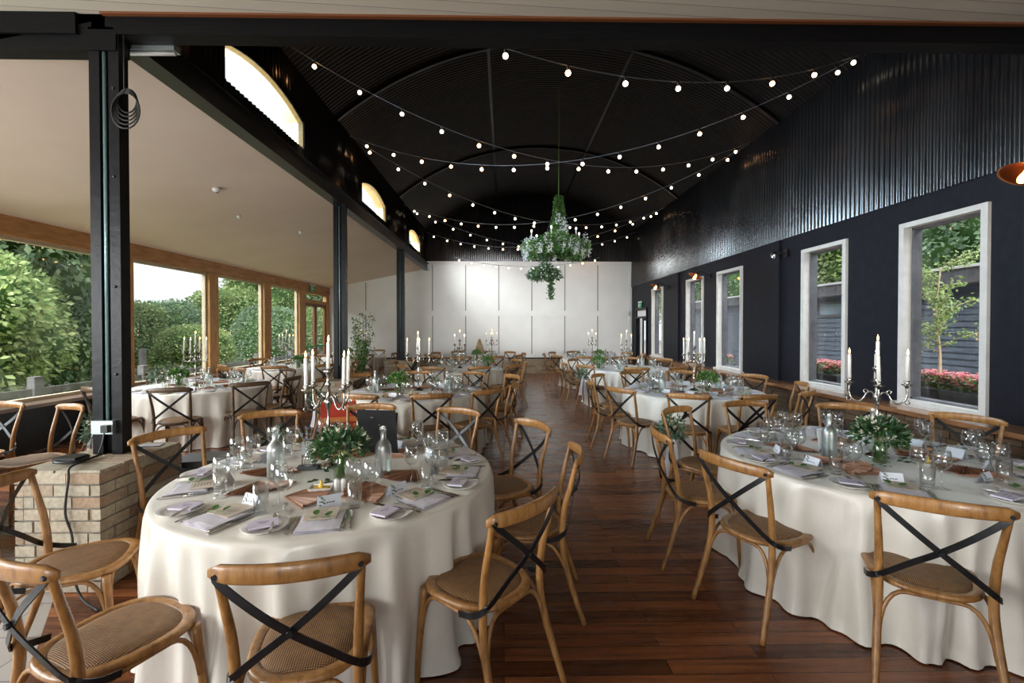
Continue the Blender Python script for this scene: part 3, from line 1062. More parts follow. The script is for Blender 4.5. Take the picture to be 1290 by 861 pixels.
# coil of cable hanging high on the nearest post
mb = MB()
for k in range(5):
    rr = 0.085 + 0.01 * k
    pts = [(0.02 + rr * 0.75 * sin(a) + 0.005 * k, -0.01 * k, -rr * 1.9 * (1 - cos(a)) / 2 - 0.012 * k) for a in [2 * pi * j / 20 for j in range(21)]]
    mb.tube(pts, 0.0055, 5)
mb.tube([(0.0, 0, 0.0), (0.0, 0, 0.36)], 0.005, 5)
o = mb.build('cable_coil', 'cable_black', None, (-2.575, 3.15, 3.24))
tag(o, 'coil of black cable hung high on the nearest black post', 'cable')
mb = MB()
mb.box(-2.42, -2.10, 3.3, 3.45, 3.595, 3.61)
t = thing('strip_light', 'small white batten light fixed by the top of the nearest post', 'light fitting', (-2.50, 3.31, 3.60))
mb = MB()
mb.box(-0.17, 0.17, -0.035, 0.035, -0.015, 0.03)
mb.build('housing', 'galvanised', t)
mb = MB()
mb.tube([(-0.16, 0, -0.028), (0.16, 0, -0.028)], 0.013, 8)
mb.build('tube_lamp', 'white_plastic', t)

# ---- left extension: sloping ceiling, glazed wall
mb = MB()
mb.add([(XL - 0.01, YN, 3.70), (XG - 0.3, YN, 2.945), (XG - 0.3, YF + .1, 2.945), (XL - 0.01, YF + .1, 3.70), (XL - 0.01, YN, 3.82), (XG - 0.3, YN, 3.05), (XG - 0.3, YF + .1, 3.05), (XL - 0.01, YF + .1, 3.82)],
       [(0, 3, 2, 1), (4, 5, 6, 7), (0, 1, 5, 4), (1, 2, 6, 5), (2, 3, 7, 6), (3, 0, 4, 7)])
struct(mb.build('ceiling_left', 'white_plaster')).name = 'ceiling'
PY_ = [(-3.1, 0.2), (-1.1, 0.25), (1.05, 0.25), (3.2, 0.25), (5.35, 0.25), (7.56, 0.23), (9.77, 0.30), (11.97, 0.34), (13.95, 0.28), (16.06, 0.16)]
mb = MB()
mb.box(XG - 0.18, XG + 0.02, YB, YF, 2.77, 3.02)
tag(mb.build('window_lintel', 'pine_beam'), 'long honey coloured timber beam over the left glazing', 'beam')
names = {5: 'nearest visible timber post of the left glazing, right of the black post', 6: 'second timber post of the left glazing', 7: 'third timber post of the left glazing', 8: 'timber post beside the glazed side door', 9: 'timber post in the far left corner', 4: 'timber post of the left glazing just out of view by the big tree', 3: 'timber post of the left glazing level with the camera header', 2: 'timber post of the left glazing behind the camera line', 1: 'timber post of the left glazing well behind the camera', 0: 'timber post at the rear end of the left glazing'}
for i, (yy, wd) in enumerate(PY_):
    mb = MB()
    mb.box(-0.16, 0.0, -wd / 2, wd / 2, 0.647, 2.768)
    tag(mb.build('timber_post', 'pine', None, (XG, yy, 0.0)), names[i], 'post')
mb = MB()
mb.box(XG - 0.18, XG - 0.02, YB, 14.1, 0.0, 0.60)
struct(mb.build('wall_left', 'black_paint'))
mb = MB()
mb.box(XG - 0.2, XG + 0.22, YB, 13.8, 0.60, 0.645)
tag(mb.build('wall_ledge', 'dark_ledge'), 'dark wooden ledge along the foot of the left glazing', 'ledge')
k = 9
for (ya, wa), (yb, wb) in zip(PY_[:-1], PY_[1:]):
    y0, y1 = ya + wa / 2, yb - wb / 2
    if y0 > 13.5:
        continue
    t = struct(thing('window_%d' % k, loc=(XG - 0.09, (y0 + y1) / 2, 0.645)))
    k += 1
    d, h = (y1 - y0) / 2, 2.77 - 0.645
    mb = MB()
    for (a, b, c, e) in ((-d, -d + 0.05, 0, h), (d - 0.05, d, 0, h), (-d + 0.05, d - 0.05, h - 0.05, h), (-d + 0.05, d - 0.05, 0, 0.05)):
        mb.box(-0.04, 0.03, a, b, c, e)
    mb.build('window_frame', 'pale_frame', t)
    mb = MB()
    mb.box(-0.01, -0.004, -d + 0.05, d - 0.05, 0.05, h - 0.05)
    mb.build('pane', 'window_glass', t)
# glazed side door
t = struct(thing('door_2', loc=(XG - 0.05, 15.0, 0)))
mb = MB()
for (a, b, c, e) in ((-0.92, -0.82, 0, 2.77), (0.86, 0.98, 0, 2.77), (-0.82, 0.86, 2.40, 2.50), (-0.82, 0.86, 2.70, 2.77), (-0.82, -0.74, 2.5, 2.7)):
    mb.box(-0.06, 0.05, a, b, c, e)
mb.build('door_frame', 'pine', t)
for s, (a, b) in enumerate(((-0.82, 0.02), (0.02, 0.86))):
    mb = MB()
    for (p, q, c, e) in ((a, a + 0.1, 0, 2.4), (b - 0.1, b, 0, 2.4), (a + 0.1, b - 0.1, 2.3, 2.4), (a + 0.1, b - 0.1, 0, 0.2)):
        mb.box(-0.03, 0.03, p, q, c, e)
    lf = mb.build('door_leaf', 'skin_brown_door', t)
    mb = MB()
    mb.box(0.04, 0.07, a + 0.1, b - 0.06, 0.98, 1.04)
    mb.build('push_bar', 'exit_green', lf)
mb = MB()
mb.box(-0.005, 0.0, -0.8, 0.84, 0.15, 2.7)
mb.build('pane', 'window_glass', t)

# ---- rear wall behind the camera, with tall windows
mb = MB()
RW = [(-5.6, -3.6, 0.5, 2.9), (-3.1, -0.6, 0.1, 2.9), (-0.2, 2.2, 0.1, 2.9), (2.7, 4.2, 0.5, 2.9)]
wall_with_holes(mb, 'x', YB - 0.2, YB, XG - 0.2, XR + 0.2, 0, 3.8, RW)
struct(mb.build('wall_rear', 'navy_wall'))
for i, (a, b, c, e) in enumerate(RW):
    t = struct(thing('window_%d' % (30 + i), loc=((a + b) / 2, YB - 0.1, c)))
    d, h = (b - a) / 2, e - c
    mb = MB()
    mb.box(-d, -d + 0.06, -0.04, 0.04, 0, h).box(d - 0.06, d, -0.04, 0.04, 0, h).box(-d + .06, d - .06, -0.04, 0.04, h - 0.06, h).box(-d + .06, d - .06, -0.04, 0.04, 0, 0.06).box(-0.03, 0.03, -0.04, 0.04, 0.06, h - 0.06)
    mb.build('window_frame', 'white_trim', t)
    mb = MB()
    mb.box(-d + 0.06, d - 0.06, -0.003, 0.003, 0.06, h - 0.06)
    mb.build('pane', 'window_glass', t)
mb = MB()
mb.box(XG - 0.2, XL - 0.1, YN + 0.0, YN + 0.02, 3.7, 3.85)


# =================================================================== OUTSIDE
mb = MB()
mb.add([(-60, -20, -0.35), (XG - 0.3, -20, -0.12), (XG - 0.3, 60, -0.12), (-60, 60, -0.35)], [(0, 1, 2, 3)])
tag(mb.build('meadow', 'grass'), 'rough grass outside the left glazing', 'grass')['kind'] = 'stuff'
mb = MB()
mb.add([(XR + 0.2, -20, -0.05), (40, -20, -0.05), (40, 60, -0.05), (XR + 0.2, 60, -0.05)], [(0, 1, 2, 3)])
tag(mb.build('courtyard_paving', 'paving'), 'grey paving of the courtyard outside the right windows', 'paving')


def crown(mb, core, cen, rx, ry, rz, n, size, rnd, lumps=9):
    """one bushy crown: leaf clusters on overlapping lumps over a solid heart"""
    L = [(Vector(cen), Vector((rx, ry, rz)) * 0.86)]
    for _ in range(lumps):
        d = rvec(rnd)
        c = Vector(cen) + Vector((d.x * rx, d.y * ry, d.z * rz)) * 0.62
        q = rnd.uniform(0.38, 0.55)
        L.append((c, Vector((rx, ry, rz)) * q))
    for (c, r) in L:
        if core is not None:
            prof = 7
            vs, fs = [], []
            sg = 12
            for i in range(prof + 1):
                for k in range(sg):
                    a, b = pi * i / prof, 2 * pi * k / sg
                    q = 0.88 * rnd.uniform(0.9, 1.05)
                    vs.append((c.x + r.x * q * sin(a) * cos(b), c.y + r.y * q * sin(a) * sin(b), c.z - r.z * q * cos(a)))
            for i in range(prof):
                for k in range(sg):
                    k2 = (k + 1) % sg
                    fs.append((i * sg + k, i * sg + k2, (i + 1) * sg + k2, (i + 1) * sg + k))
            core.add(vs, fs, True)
    tot = sum(r.x * r.z for c, r in L)
    for (c, r) in L:
        m = int(n * r.x * r.z / tot)
        for _ in range(m):
            d = rvec(rnd)
            if d.z < -0.5 and rnd.random() < 0.6:
                d.z = -d.z
            q = rnd.uniform(0.86, 1.1)
            p = Vector((c.x + d.x * r.x * q, c.y + d.y * r.y * q, c.z + d.z * r.z * q))
            dd = (d + rvec(rnd) * 0.9 + Vector((0, 0, -0.25)))
            s = size * rnd.uniform(0.6, 1.4)
            mb.leaf(p, dd, (d + rvec(rnd) * 0.7), s, s * 0.6, rnd.uniform(-0.1, 0.3))


def make_tree(kind, seed):
    rnd = random.Random(seed)
    t = thing('broadleaf_tree', '', 'tree')
    mb, core = MB(), MB()
    if kind == 'tall':
        crown(mb, core, (0, 0, 4.6), 3.2, 3.2, 3.6, 30000, 0.17, rnd, 14)
    elif kind == 'round':
        crown(mb, core, (0, 0, 2.6), 2.6, 2.6, 2.4, 20000, 0.17, rnd, 12)
    mb.build('foliage', 'tree_leaf' if seed % 2 else 'tree_leaf_blue', t)
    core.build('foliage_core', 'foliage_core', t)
    mb = MB()
    mb.tube([(0, 0, -0.5), (0.05, 0, 1.2), (0.0, 0.1, 3.5)], [0.22, 0.17, 0.1], 8)
    mb.build('trunk', 'bark', t)
    return t


tall, tall2, rnd1, rnd2 = (Proto(make_tree('tall', 1)), Proto(make_tree('tall', 2)), Proto(make_tree('round', 3)), Proto(make_tree('round', 4)))


def put_tree(pr, x, y, s, rz, label, group=None, z=-0.3):
    o = pr.put((x, y, z), rz, label, 'tree', group)
    o.scale = (s, s, s)


GL = 'trees beyond the left glazing'
put_tree(tall2, -12.2, 9.2, 1.02, 0.3, 'big broadleaf tree filling the leftmost pane', GL)
put_tree(tall, -15.0, 12.6, 1.0, 1.0, 'tall tree behind the big one in the leftmost pane', GL)
put_tree(rnd1, -10.6, 8.4, 0.72, 0.0, 'bright green bush low in front of the big left tree', GL)
put_tree(rnd2, -11.6, 11.6, 0.62, 2.0, 'bush beside the left fence, near the black post', GL)
put_tree(rnd1, -14.5, 17.0, 0.62, 1.0, 'rounded bush at the left of the second pane', GL)
put_tree(rnd2, -14.0, 19.5, 0.60, 0.7, 'rounded bush in the middle of the second pane', GL)
put_tree(rnd1, -13.0, 22.5, 0.80, 2.9, 'taller bush at the right of the second pane', GL)
put_tree(tall, -13.4, 27.0, 0.80, 2.2, 'tall tree filling the third pane', GL)
put_tree(tall2, -12.8, 29.0, 1.05, 4.0, 'tall dark tree between the third and fourth panes', GL)
put_tree(tall, -12.6, 34.5, 1.15, 5.2, 'tall tree beyond the fourth pane', GL)
put_tree(rnd1, -10.2, 15.0, 0.42, 5.0, 'low bush behind the fence in the second pane', GL)
put_tree(rnd2, -9.9, 19.0, 0.55, 4.1, 'low bush behind the fence in the third pane', GL)
put_tree(rnd1, -9.5, 23.5, 0.62, 1.4, 'low bush outside the glazed side door', GL)
put_tree(rnd2, -9.4, 29.5, 0.9, 3.4, 'rounded bush far outside the glazed side door', GL)
put_tree(tall, -20.0, 4.5, 1.1, 0.0, 'tall tree at the far left edge', GL)
put_tree(tall2, -9.8, 42.0, 1.2, 1.0, 'tall tree far behind the side door', GL)
GR = 'trees beyond the courtyard building'
for (x, y, s, rz, wd, pr) in ((19.5, 11.0, 1.15, 0.4, 'right part of the largest window', tall), (19.0, 16.5, 1.2, 2.0, 'left part of the largest window', tall2),
                              (19.5, 25.0, 1.25, 1.2, 'second window', tall), (19.0, 35.0, 1.3, 3.2, 'third window', tall2), (18.5, 45.0, 1.4, 4.2, 'fourth window', tall)):
    put_tree(pr, x, y, s, rz, 'green tree rising over the courtyard building, seen in the %s' % wd, GR, -0.6)

# fence
t = thing('field_fence', 'dark post and rail fence outside the left glazing', 'fence', (-8.1, 10, -0.15))
mb = MB()
mb.box(-0.02, 0.02, -12, 14, 0.60, 0.72)
mb.build('fence_rail', 'fence_grey', t)
mb = MB()
mb.box(-0.02, 0.02, -12, 14, 0.25, 0.36)
mb.build('fence_rail', 'fence_grey', t)
for k in range(9):
    mb = MB()
    mb.box(-0.07, 0.06, -0.08, 0.08, -0.1, 0.92)
    mb.build('fence_post', 'fence_grey', t, (0.0, -2.0 + 2.35 * (k - 3), 0))
mb = MB()
mb.box(-0.05, 0.05, -0.06, 0.06, 0, 1.25)
tag(mb.build('fence_post', 'fence_grey', None, (-8.9, 11.35, -0.15)), 'tall lone fence post seen through the second pane', 'fence post')

# courtyard building
t = thing('courtyard_building', 'dark clapboard courtyard building with a grey flat roof edge', 'building', (8.6, 9.0, -0.05))
mb = MB()
z = 0.0
while z < 2.62:
    mb.add([(0.0, -9, z), (-0.035, -9, z), (-0.012, -9, z + 0.118), (0.0, -9, z + 0.118), (0, 14, z), (-0.035, 14, z), (-0.012, 14, z + 0.118), (0, 14, z + 0.118)],
           [(1, 2, 6, 5), (0, 1, 5, 4), (2, 3, 7, 6)])
    z += 0.12
mb.box(0.0, 4.0, -9, 14, 0, 2.6)
mb.build('clapboard_wall', 'cladding', t)
mb = MB()
mb.box(-0.32, 4.2, -9.2, 14.2, 2.48, 2.75)
mb.build('fascia', 'fence_grey', t)
mb = MB()
mb.box(-0.36, 4.2, -9.2, 14.2, 2.75, 2.80)
mb.build('roof_edge', 'roof_white', t)
for (a, b, c, e) in ((0.2, 3.2, 1.95, 2.35), (5.2, 6.4, 0.1, 2.2), (9.0, 10.6, 0.3, 2.2)):
    mb = MB()
    mb.box(-0.055, -0.02, a, b, c, e)
    f = mb.build('window_frame', 'fence_grey', t)
    mb = MB()
    mb.box(-0.062, -0.056, a + 0.06, b - 0.06, c + 0.06, e - 0.06)
    mb.build('pane', 'courtyard_glass', f)
mb = MB()
mb.box(7.9, 7.95, 20.5, 24, 0, 2.4)


def flower_bed(t, x0, x1, y0, y1, z, n, mat='petal_pink', seed=3):
    rnd = random.Random(seed)
    mb, lf = MB(), MB()
    for _ in range(n):
        p = Vector((rnd.uniform(x0, x1), rnd.uniform(y0, y1), z + rnd.uniform(0.04, 0.20)))
        for k in range(5):
            a = 2 * pi * k / 5 + rnd.random()
            mb.leaf(p, (cos(a), sin(a), 0.5), (0, 0, 1), 0.036, 0.036, 0.1)
    for _ in range(n * 2):
        p = Vector((rnd.uniform(x0, x1), rnd.uniform(y0, y1), z + rnd.uniform(-0.02, 0.15)))
        lf.leaf(p, rvec(rnd) + Vector((0, 0, 0.6)), rvec(rnd), 0.06, 0.035)
    mb.build('blossom', mat, t)
    lf.build('foliage', 'leaf_vivid', t)


for (yc, ln, x, zt, wd, seed) in ((5.75, 2.1, 5.65, 0.86, 'large zinc trough of pink and white flowers outside the largest window', 5), (8.05, 1.25, 5.75, 0.84, 'zinc trough with a crossed brace and pink flowers outside the second window', 6), (12.4, 1.5, 5.75, 0.72, 'zinc trough of pink flowers outside the third window', 7)):
    t = thing('flower_trough', wd, 'planter', (x, yc, -0.05))
    mb = MB()
    mb.box(-0.24, 0.24, -ln / 2, ln / 2, 0, zt)
    mb.box(-0.27, 0.27, -ln / 2 - 0.03, ln / 2 + 0.03, zt, zt + 0.04)
    if seed == 6:
        for s in (-1, 1):
            mb.strap([(-0.25, -ln / 2 + 0.08, 0.42 - s * 0.3), (-0.25, ln / 2 - 0.08, 0.42 + s * 0.3)], 0.05, 0.02, (0, 0, 1))
            mb.strap([(-ln / 8, -ln / 2 - 0.01, 0.42 - s * 0.3), (ln / 8, -ln / 2 - 0.01, 0.42 + s * 0.3)], 0.05, 0.02, (0, 0, 1))
    mb.build('trough', 'zinc', t)
    flower_bed(t, -0.22, 0.22, -ln / 2 + 0.03, ln / 2 - 0.03, zt + 0.04, int(420 * ln), seed=seed)
# young tree standing in the big trough
t = thing('sapling', 'slender young tree with pale trunk growing from the large zinc trough', 'tree', (5.65, 5.80, 0.80))
mb = MB()
tr = spline([(0, 0, 0), (0.02, 0.02, 0.5), (-0.02, 0.04, 1.0), (0.0, 0.0, 1.6)], 5)
mb.tube(tr, [0.022 - 0.0008 * i for i in range(len(tr))], 7)
br = []
rnd = random.Random(11)
for k in range(20):
    z = 0.5 + 1.15 * k / 20
    a = rnd.uniform(0, 2 * pi)
    L = rnd.uniform(0.3, 0.52) * (1.15 - 0.35 * k / 20)
    p0 = Vector((0, 0.02, z))
    p1 = p0 + Vector((cos(a) * L, sin(a) * L, L * 0.45))
    pts = bez(p0, p0 + Vector((cos(a) * L * 0.5, sin(a) * L * 0.5, L * 0.4)), p1, 6)
    mb.tube(pts, 0.004, 4)
    br += pts[1:]
mb.build('trunk', 'pale_bark', t)
mb = MB()
for p in br:
    for _ in range(14):
        q = p + rvec(rnd) * rnd.uniform(0.0, 0.11)
        mb.leaf(q, rvec(rnd) + Vector((0, 0, -0.3)), rvec(rnd), rnd.uniform(0.035, 0.06), 0.03)
mb.build('foliage', 'tree_leaf', t)


# =================================================================== CHAIRS
def seat_pt(a, k=1.0, n=2.7, cy0=0.0):
    """outline of the bentwood seat: wider at the front (+y)"""
    c, s_ = cos(a), sin(a)
    y = 0.215 * k * (abs(s_) ** (2 / n)) * (1 if s_ >= 0 else -1)
    x = (0.205 + 0.10 * y) * k * (abs(c) ** (2 / n)) * (1 if c >= 0 else -1)
    return x, y + cy0


def make_chair(wood='chair_oak', brace='black_metal'):
    t = thing('cross_back_chair', '', 'chair')
    N = 36
    # seat frame: bent ring with rounded edge
    mb = MB()
    prof = [(1.0, 0.440), (1.035, 0.447), (1.04, 0.456), (1.02, 0.466), (0.98, 0.4685), (0.86, 0.4675), (0.84, 0.462), (0.84, 0.440)]
    vs = []
    for k, z in prof:
        for i in range(N):
            x, y = seat_pt(2 * pi * i / N, k)
            vs.append((x, y, z))
    fs = []
    m = len(prof)
    for j in range(m):
        j2 = (j + 1) % m
        for i in range(N):
            i2 = (i + 1) % N
            fs.append((j * N + i, j * N + i2, j2 * N + i2, j2 * N + i))
    mb.add(vs, fs, True)
    mb.build('seat_frame', wood, t)
    mb = MB()
    vs, fs = [], []
    ks = [0.845, 0.80, 0.62, 0.4, 0.2]
    zs = [0.464, 0.471, 0.478, 0.480, 0.480]
    for k, z in zip(ks, zs):
        for i in range(N):
            x, y = seat_pt(2 * pi * i / N, k)
            vs.append((x, y, z))
    for j in range(len(ks) - 1):
        for i in range(N):
            i2 = (i + 1) % N
            fs.append((j * N + i, j * N + i2, (j + 1) * N + i2, (j + 1) * N + i))
    c = len(vs)
    vs.append((0, 0, 0.480))
    for i in range(N):
        fs.append(((len(ks) - 1) * N + i, (len(ks) - 1) * N + (i + 1) % N, c))
    mb.add(vs, fs, True)
    mb.build('cane_seat', 'cane', t)
    for s in (-1, 1):
        p = spline([(s * .222, -.318, 0), (s * .208, -.262, .16), (s * .196, -.215, .32), (s * .190, -.198, .46), (s * .194, -.212, .62), (s * .204, -.245, .76), (s * .212, -.272, .868)], 5)
        nn = len(p)
        r = [0.0135 + 0.0045 * sin(pi * min(1, i / (nn - 1) * 1.15)) for i in range(nn)]
        MBx = MB()
        MBx.tube(p, r, 9)
        MBx.build('leg', wood, t)
    for s in (-1, 1):
        p = spline([(s * .188, .168, .445), (s * .197, .182, .28), (s * .205, .192, .12), (s * .207, .197, 0)], 4)
        nn = len(p)
        MBx = MB()
        MBx.tube(p, [0.0185 - 0.006 * i / (nn - 1) for i in range(nn)], 9)
        MBx.build('leg', wood, t)
    # top rail: one bent bar, bowed to the back, ends rounded
    pts = []
    for i in range(15):
        u = -1 + 2 * i / 14
        pts.append((u * 0.238, -0.262 - 0.062 * (1 - u * u), 0.868 + 0.008 * (1 - u * u)))
    mb = MB()
    vs, fs = [], []
    K = 10
    for i, p in enumerate(pts):
        u = abs(-1 + 2 * i / 14)
        hh = 0.027 * (1 - 0.5 * max(0, (u - 0.85) / 0.15) ** 2) + 0.004 * (1 - u * u)
        tt = 0.0125 * (1 - 0.45 * max(0, (u - 0.85) / 0.15) ** 2)
        p0, p1 = Vector(pts[max(i - 1, 0)]), Vector(pts[min(i + 1, 14)])
        tg = (p1 - p0).normalized()
        nx = Vector((tg.y, -tg.x, 0)).normalized()
        for k in range(K):
            a = 2 * pi * k / K
            ca, sa = cos(a), sin(a)
            e = 0.55
            vs.append(Vector(p) + nx * (tt * abs(ca) ** e * (1 if ca > 0 else -1)) + Vector((0, 0, hh * abs(sa) ** e * (1 if sa > 0 else -1))))
    for i in range(14):
        for k in range(K):
            k2 = (k + 1) % K
            fs.append((i * K + k, i * K + k2, (i + 1) * K + k2, (i + 1) * K + k))
    fs.append(tuple(range(K))[::-1])
    fs.append(tuple(14 * K + k for k in range(K)))
    mb.add(vs, fs, True)
    mb.build('top_rail', wood, t)
    # crossed flat braces
    for s in (-1, 1):
        d = 0.004 * s
        p = spline([(s * .214, -.268 + d, .873), (s * .200, -.286 + d, .845), (s * .10, -.296 + d, .755), (0, -.285 + d, .668), (-s * .10, -.258 + d, .585), (-s * .19, -.226, .505), (-s * .224, -.17, .468), (-s * .229, -.10, .452)], 4)
        sd = []
        for i in range(len(p)):
            u = i / (len(p) - 1)
            sd.append(Vector((s * 0.72 * (1 - 0.0 * u), 0, -0.7 if False else 0.0)) + Vector((0, 0, 1)) * 0.0 + Vector((0.55 * s, -0.0, -0.75)) * 0 + Vector((0, 0, 1)))
        side = []
        for i in range(len(p)):
            tg = (p[min(i + 1, len(p) - 1)] - p[max(i - 1, 0)]).normalized()
            outward = Vector((0, -1, 0)) if i < len(p) * 0.72 else Vector((-s, -0.25, 0)).normalized()
            side.append(tg.cross(outward).normalized())
        mb = MB()
        mb.strap(p, 0.025, 0.005, side)
        mb.build('cross_brace', brace, t)
    mb = MB()
    mb.tube([(0, -.300, .668), (0, -.276, .668)], 0.011, 10)
    mb.build('rivet', 'black_metal' if brace == 'black_metal' else brace, t)
    for s in (-1, 1):
        MB().tube([(s * .211, -.292, .864), (s * .211, -.268, .864)], 0.009, 8).build('rivet', 'black_metal', t)

    def hoop(p0, pm0, pm1, p1, r=0.0095):
        a = bez(p0, pm0, (Vector(pm0) * 0.45 + Vector(pm1) * 0.55) if False else Vector(pm0).lerp(Vector(pm1), 0.25), 6)
        b = bez(Vector(pm0).lerp(Vector(pm1), 0.75), pm1, p1, 6)
        mb = MB()
        mb.tube(a + b, r, 7)
        mb.build('stretcher', wood, t)
    for s in (-1, 1):
        hoop((s * .200, .175, .245), (s * .198, .15, .435), (s * .200, -.17, .435), (s * .205, -.232, .245))
    hoop((-.195, -.230, .235), (-.178, -.20, .435), (.178, -.20, .435), (.195, -.230, .235))
    hoop((-.190, .185, .245), (-.175, .17, .435), (.175, .17, .435), (.190, .185, .245))
    return t


oak = Proto(make_chair())
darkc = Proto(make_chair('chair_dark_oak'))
silver = Proto(make_chair('chair_oak', 'brace_shine'))  # black braces, made lighter by a painted window reflection

TB = {1: (-.99, 2.75), 2: (2.46, 3.0), 3: (-1.2, 6.2), 4: (2.6, 6.25), 5: (-.95, 9.7), 6: (2.65, 9.6), 7: (-.8, 12.75), 8: (2.5, 12.6), 9: (-4.5, 6.85), 10: (-4.6, 9.95), 11: (-4.45, 13.6), 12: (-4.75, 3.05)}
TN = {1: 'front left table', 2: 'front right table', 3: 'second left table', 4: 'second right table', 5: 'third left table', 6: 'third right table', 7: 'far left cake table', 8: 'farthest right table',
      9: 'nearest left-window table', 10: 'middle left-window table', 11: 'far left corner table', 12: 'left edge table'}


def clock(t, x, y):
    c = TB[t]
    a = math.degrees(atan2(x - c[0], y - c[1])) % 360
    h = int(round(a / 15.0)) % 24
    hr = (h // 2) or 12
    W = ['', 'one', 'two', 'three', 'four', 'five', 'six', 'seven', 'eight', 'nine', 'ten', 'eleven', 'twelve']
    return ('half past ' if h % 2 else '') + W[hr] + ("" if h % 2 else " o'clock")


# (table, rail x, rail y, facing in degrees or None, kind, own label)
CH = [
    (1, -.67, 1.44, 100, 'o', 'oak cross-back chair in the foreground, back to the camera, left of centre'),
    (1, .09, 1.91, 139, 'o', 'oak chair in the foreground turned left, on the dark floor beside the aisle'),
    (1, .40, 2.68, 176, 'o', 'oak cross-back chair seen edge-on at the aisle side of the front left table'),
    (1, .21, 3.46, -149, 'o', 'oak chair beyond the edge-on one, right end of the front left table'),
    (1, -.41, 4.03, -120, 's', 'oak chair with shine-painted cross brace at the far right of the front left table'),
    (1, -1.25, 4.27, -90, 'o', 'oak chair behind the black table board of the front left table'),
    (1, -2.0, 3.92, -60, 'o', 'oak chair on the far left of the front left table, a leafy garland behind it'),
    (1, -2.32, 3.19, -30, 'o', 'oak chair standing against the foreground brick pier'),
    (1, -2.36, 2.19, 22, 'o', 'oak chair with cane seat between the brick pier and the left edge, front left table'),
    (1, -1.57, 1.49, 66, 'o', 'oak chair in the bottom left corner of the picture'),
    (2, 1.85, 1.89, 60, 'o', 'oak chair in the right foreground with its back to the camera'),
    (2, 1.27, 2.50, 25, 'o', 'oak chair second from the camera at the front right table, beside the dark floor'),
    (2, 1.12, 3.20, -5, 'o', 'oak chair seen edge-on with rounded rail at the left of the front right table'),
    (2, 1.55, 4.03, -52, 'o', 'oak chair with a leafy garland at the far left of the front right table'),
    (2, 2.35, 4.37, -84, 'o', None), (2, 3.2, 4.2, -117, 'o', 'oak chair behind the candelabra of the front right table, against the ledge'),
    (2, 3.79, 3.66, -150, 'o', 'oak chair under the largest window, right end of the front right table'),
    (3, -1.58, 4.98, 76, 'o', None), (3, -.79, 4.98, 107, 'o', None), (3, -.20, 5.3, 132, 'o', None), (3, .12, 5.95, 168, 'o', None), (3, .12, 6.9, -150, 'o', None), (3, -.5, 7.44, -120, 'o', None),
    (3, -1.39, 7.56, -88, 'o', None), (3, -2.26, 7.1, -42, 'o', None), (3, -2.56, 6.38, -5, 'o', None),
    (4, 2.75, 4.86, 98, 'o', None), (4, 3.47, 5.15, 128, 'o', None), (4, 3.90, 5.9, 165, 'o', None), (4, 3.82, 6.9, -152, 'o', None), (4, 2.95, 7.56, -105, 'o', None), (4, 2.12, 7.5, -70, 'o', None),
    (4, 1.45, 6.98, -36, 'o', None), (4, 1.21, 6.22, -3, 'o', None), (4, 1.40, 5.42, 33, 'o', None), (4, 2.01, 4.92, 62, 'o', None),
    (5, -.46, 8.45, 112, 'o', None), (5, -1.30, 8.40, 75, 'o', None), (5, .18, 8.9, 143, 'o', None), (5, .44, 9.65, 180, 'o', None), (5, .28, 10.4, -150, 'o', None), (5, -.42, 10.98, -112, 'o', None),
    (5, -1.98, 8.9, 38, 'o', None), (5, -1.2, 11.05, -80, 'o', None), (5, -2.1, 10.5, -35, 'o', None), (5, -2.3, 9.7, 0, 'o', None),
    (6, 2.41, 8.22, 80, 'o', None), (6, 3.22, 8.34, 114, 'o', None), (6, 1.56, 8.7, 40, 'o', None), (6, 1.27, 9.5, 5, 'o', None), (6, 1.58, 10.4, -37, 'o', None), (6, 2.3, 10.94, -75, 'o', None),
    (6, 3.05, 10.94, -107, 'o', None), (6, 3.7, 10.5, -138, 'o', None), (6, 4.02, 9.7, -176, 'o', None), (6, 3.8, 8.85, 147, 'o', None),
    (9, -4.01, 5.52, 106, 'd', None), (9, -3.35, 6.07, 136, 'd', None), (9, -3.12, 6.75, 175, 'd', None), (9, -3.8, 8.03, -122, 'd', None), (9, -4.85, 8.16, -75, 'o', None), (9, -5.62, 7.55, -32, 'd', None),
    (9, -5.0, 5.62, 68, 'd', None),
    (10, -4.32, 8.62, 102, 'o', None), (10, -3.55, 9.05, 140, 'o', None), (10, -3.22, 9.9, 180, 'o', None), (10, -3.7, 10.99, -130, 'o', None), (10, -5.45, 8.9, 50, 'o', None), (10, -5.72, 10.7, -35, 'o', None),
    (10, -4.8, 11.3, -82, 'o', None),
    (12, -4.83, 4.44, -93, 's', 'oak chair with shine-painted cross brace at the very left edge, by the ledge'), (12, -4.03, 4.28, -115, 'o', 'oak chair just left of the nearest black post, garland on its back'),
]
for tno, n, a0 in ((7, 10, 10), (8, 10, 20), (11, 8, 15)):
    for k in range(n):
        a = radians(a0 + 360 * k / n)
        CH.append((tno, TB[tno][0] + 1.36 * sin(a), TB[tno][1] + 1.36 * cos(a), None, 'o', None))
rj = random.Random(21)
used = set()
CHAIR_AT = {}
for (tno, x, y, fc, kind, lab) in CH:
    c = TB[tno]
    if fc is None:
        fc = math.degrees(atan2(c[1] - y, c[0] - x)) + rj.uniform(-5, 5)
    f = radians(fc)
    sx, sy = x + 0.265 * cos(f), y + 0.265 * sin(f)
    ck = clock(tno, x, y)
    key = (tno, ck)
    assert key not in used, key
    used.add(key)
    kd = {'o': 'oak', 'd': 'backlit dark brown', 's': 'oak'}[kind]
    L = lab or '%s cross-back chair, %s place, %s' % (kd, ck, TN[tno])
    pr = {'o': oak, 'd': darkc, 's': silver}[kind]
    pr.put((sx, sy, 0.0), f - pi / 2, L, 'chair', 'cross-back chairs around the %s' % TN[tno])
    CHAIR_AT.setdefault(tno, []).append((x, y, f, ck))


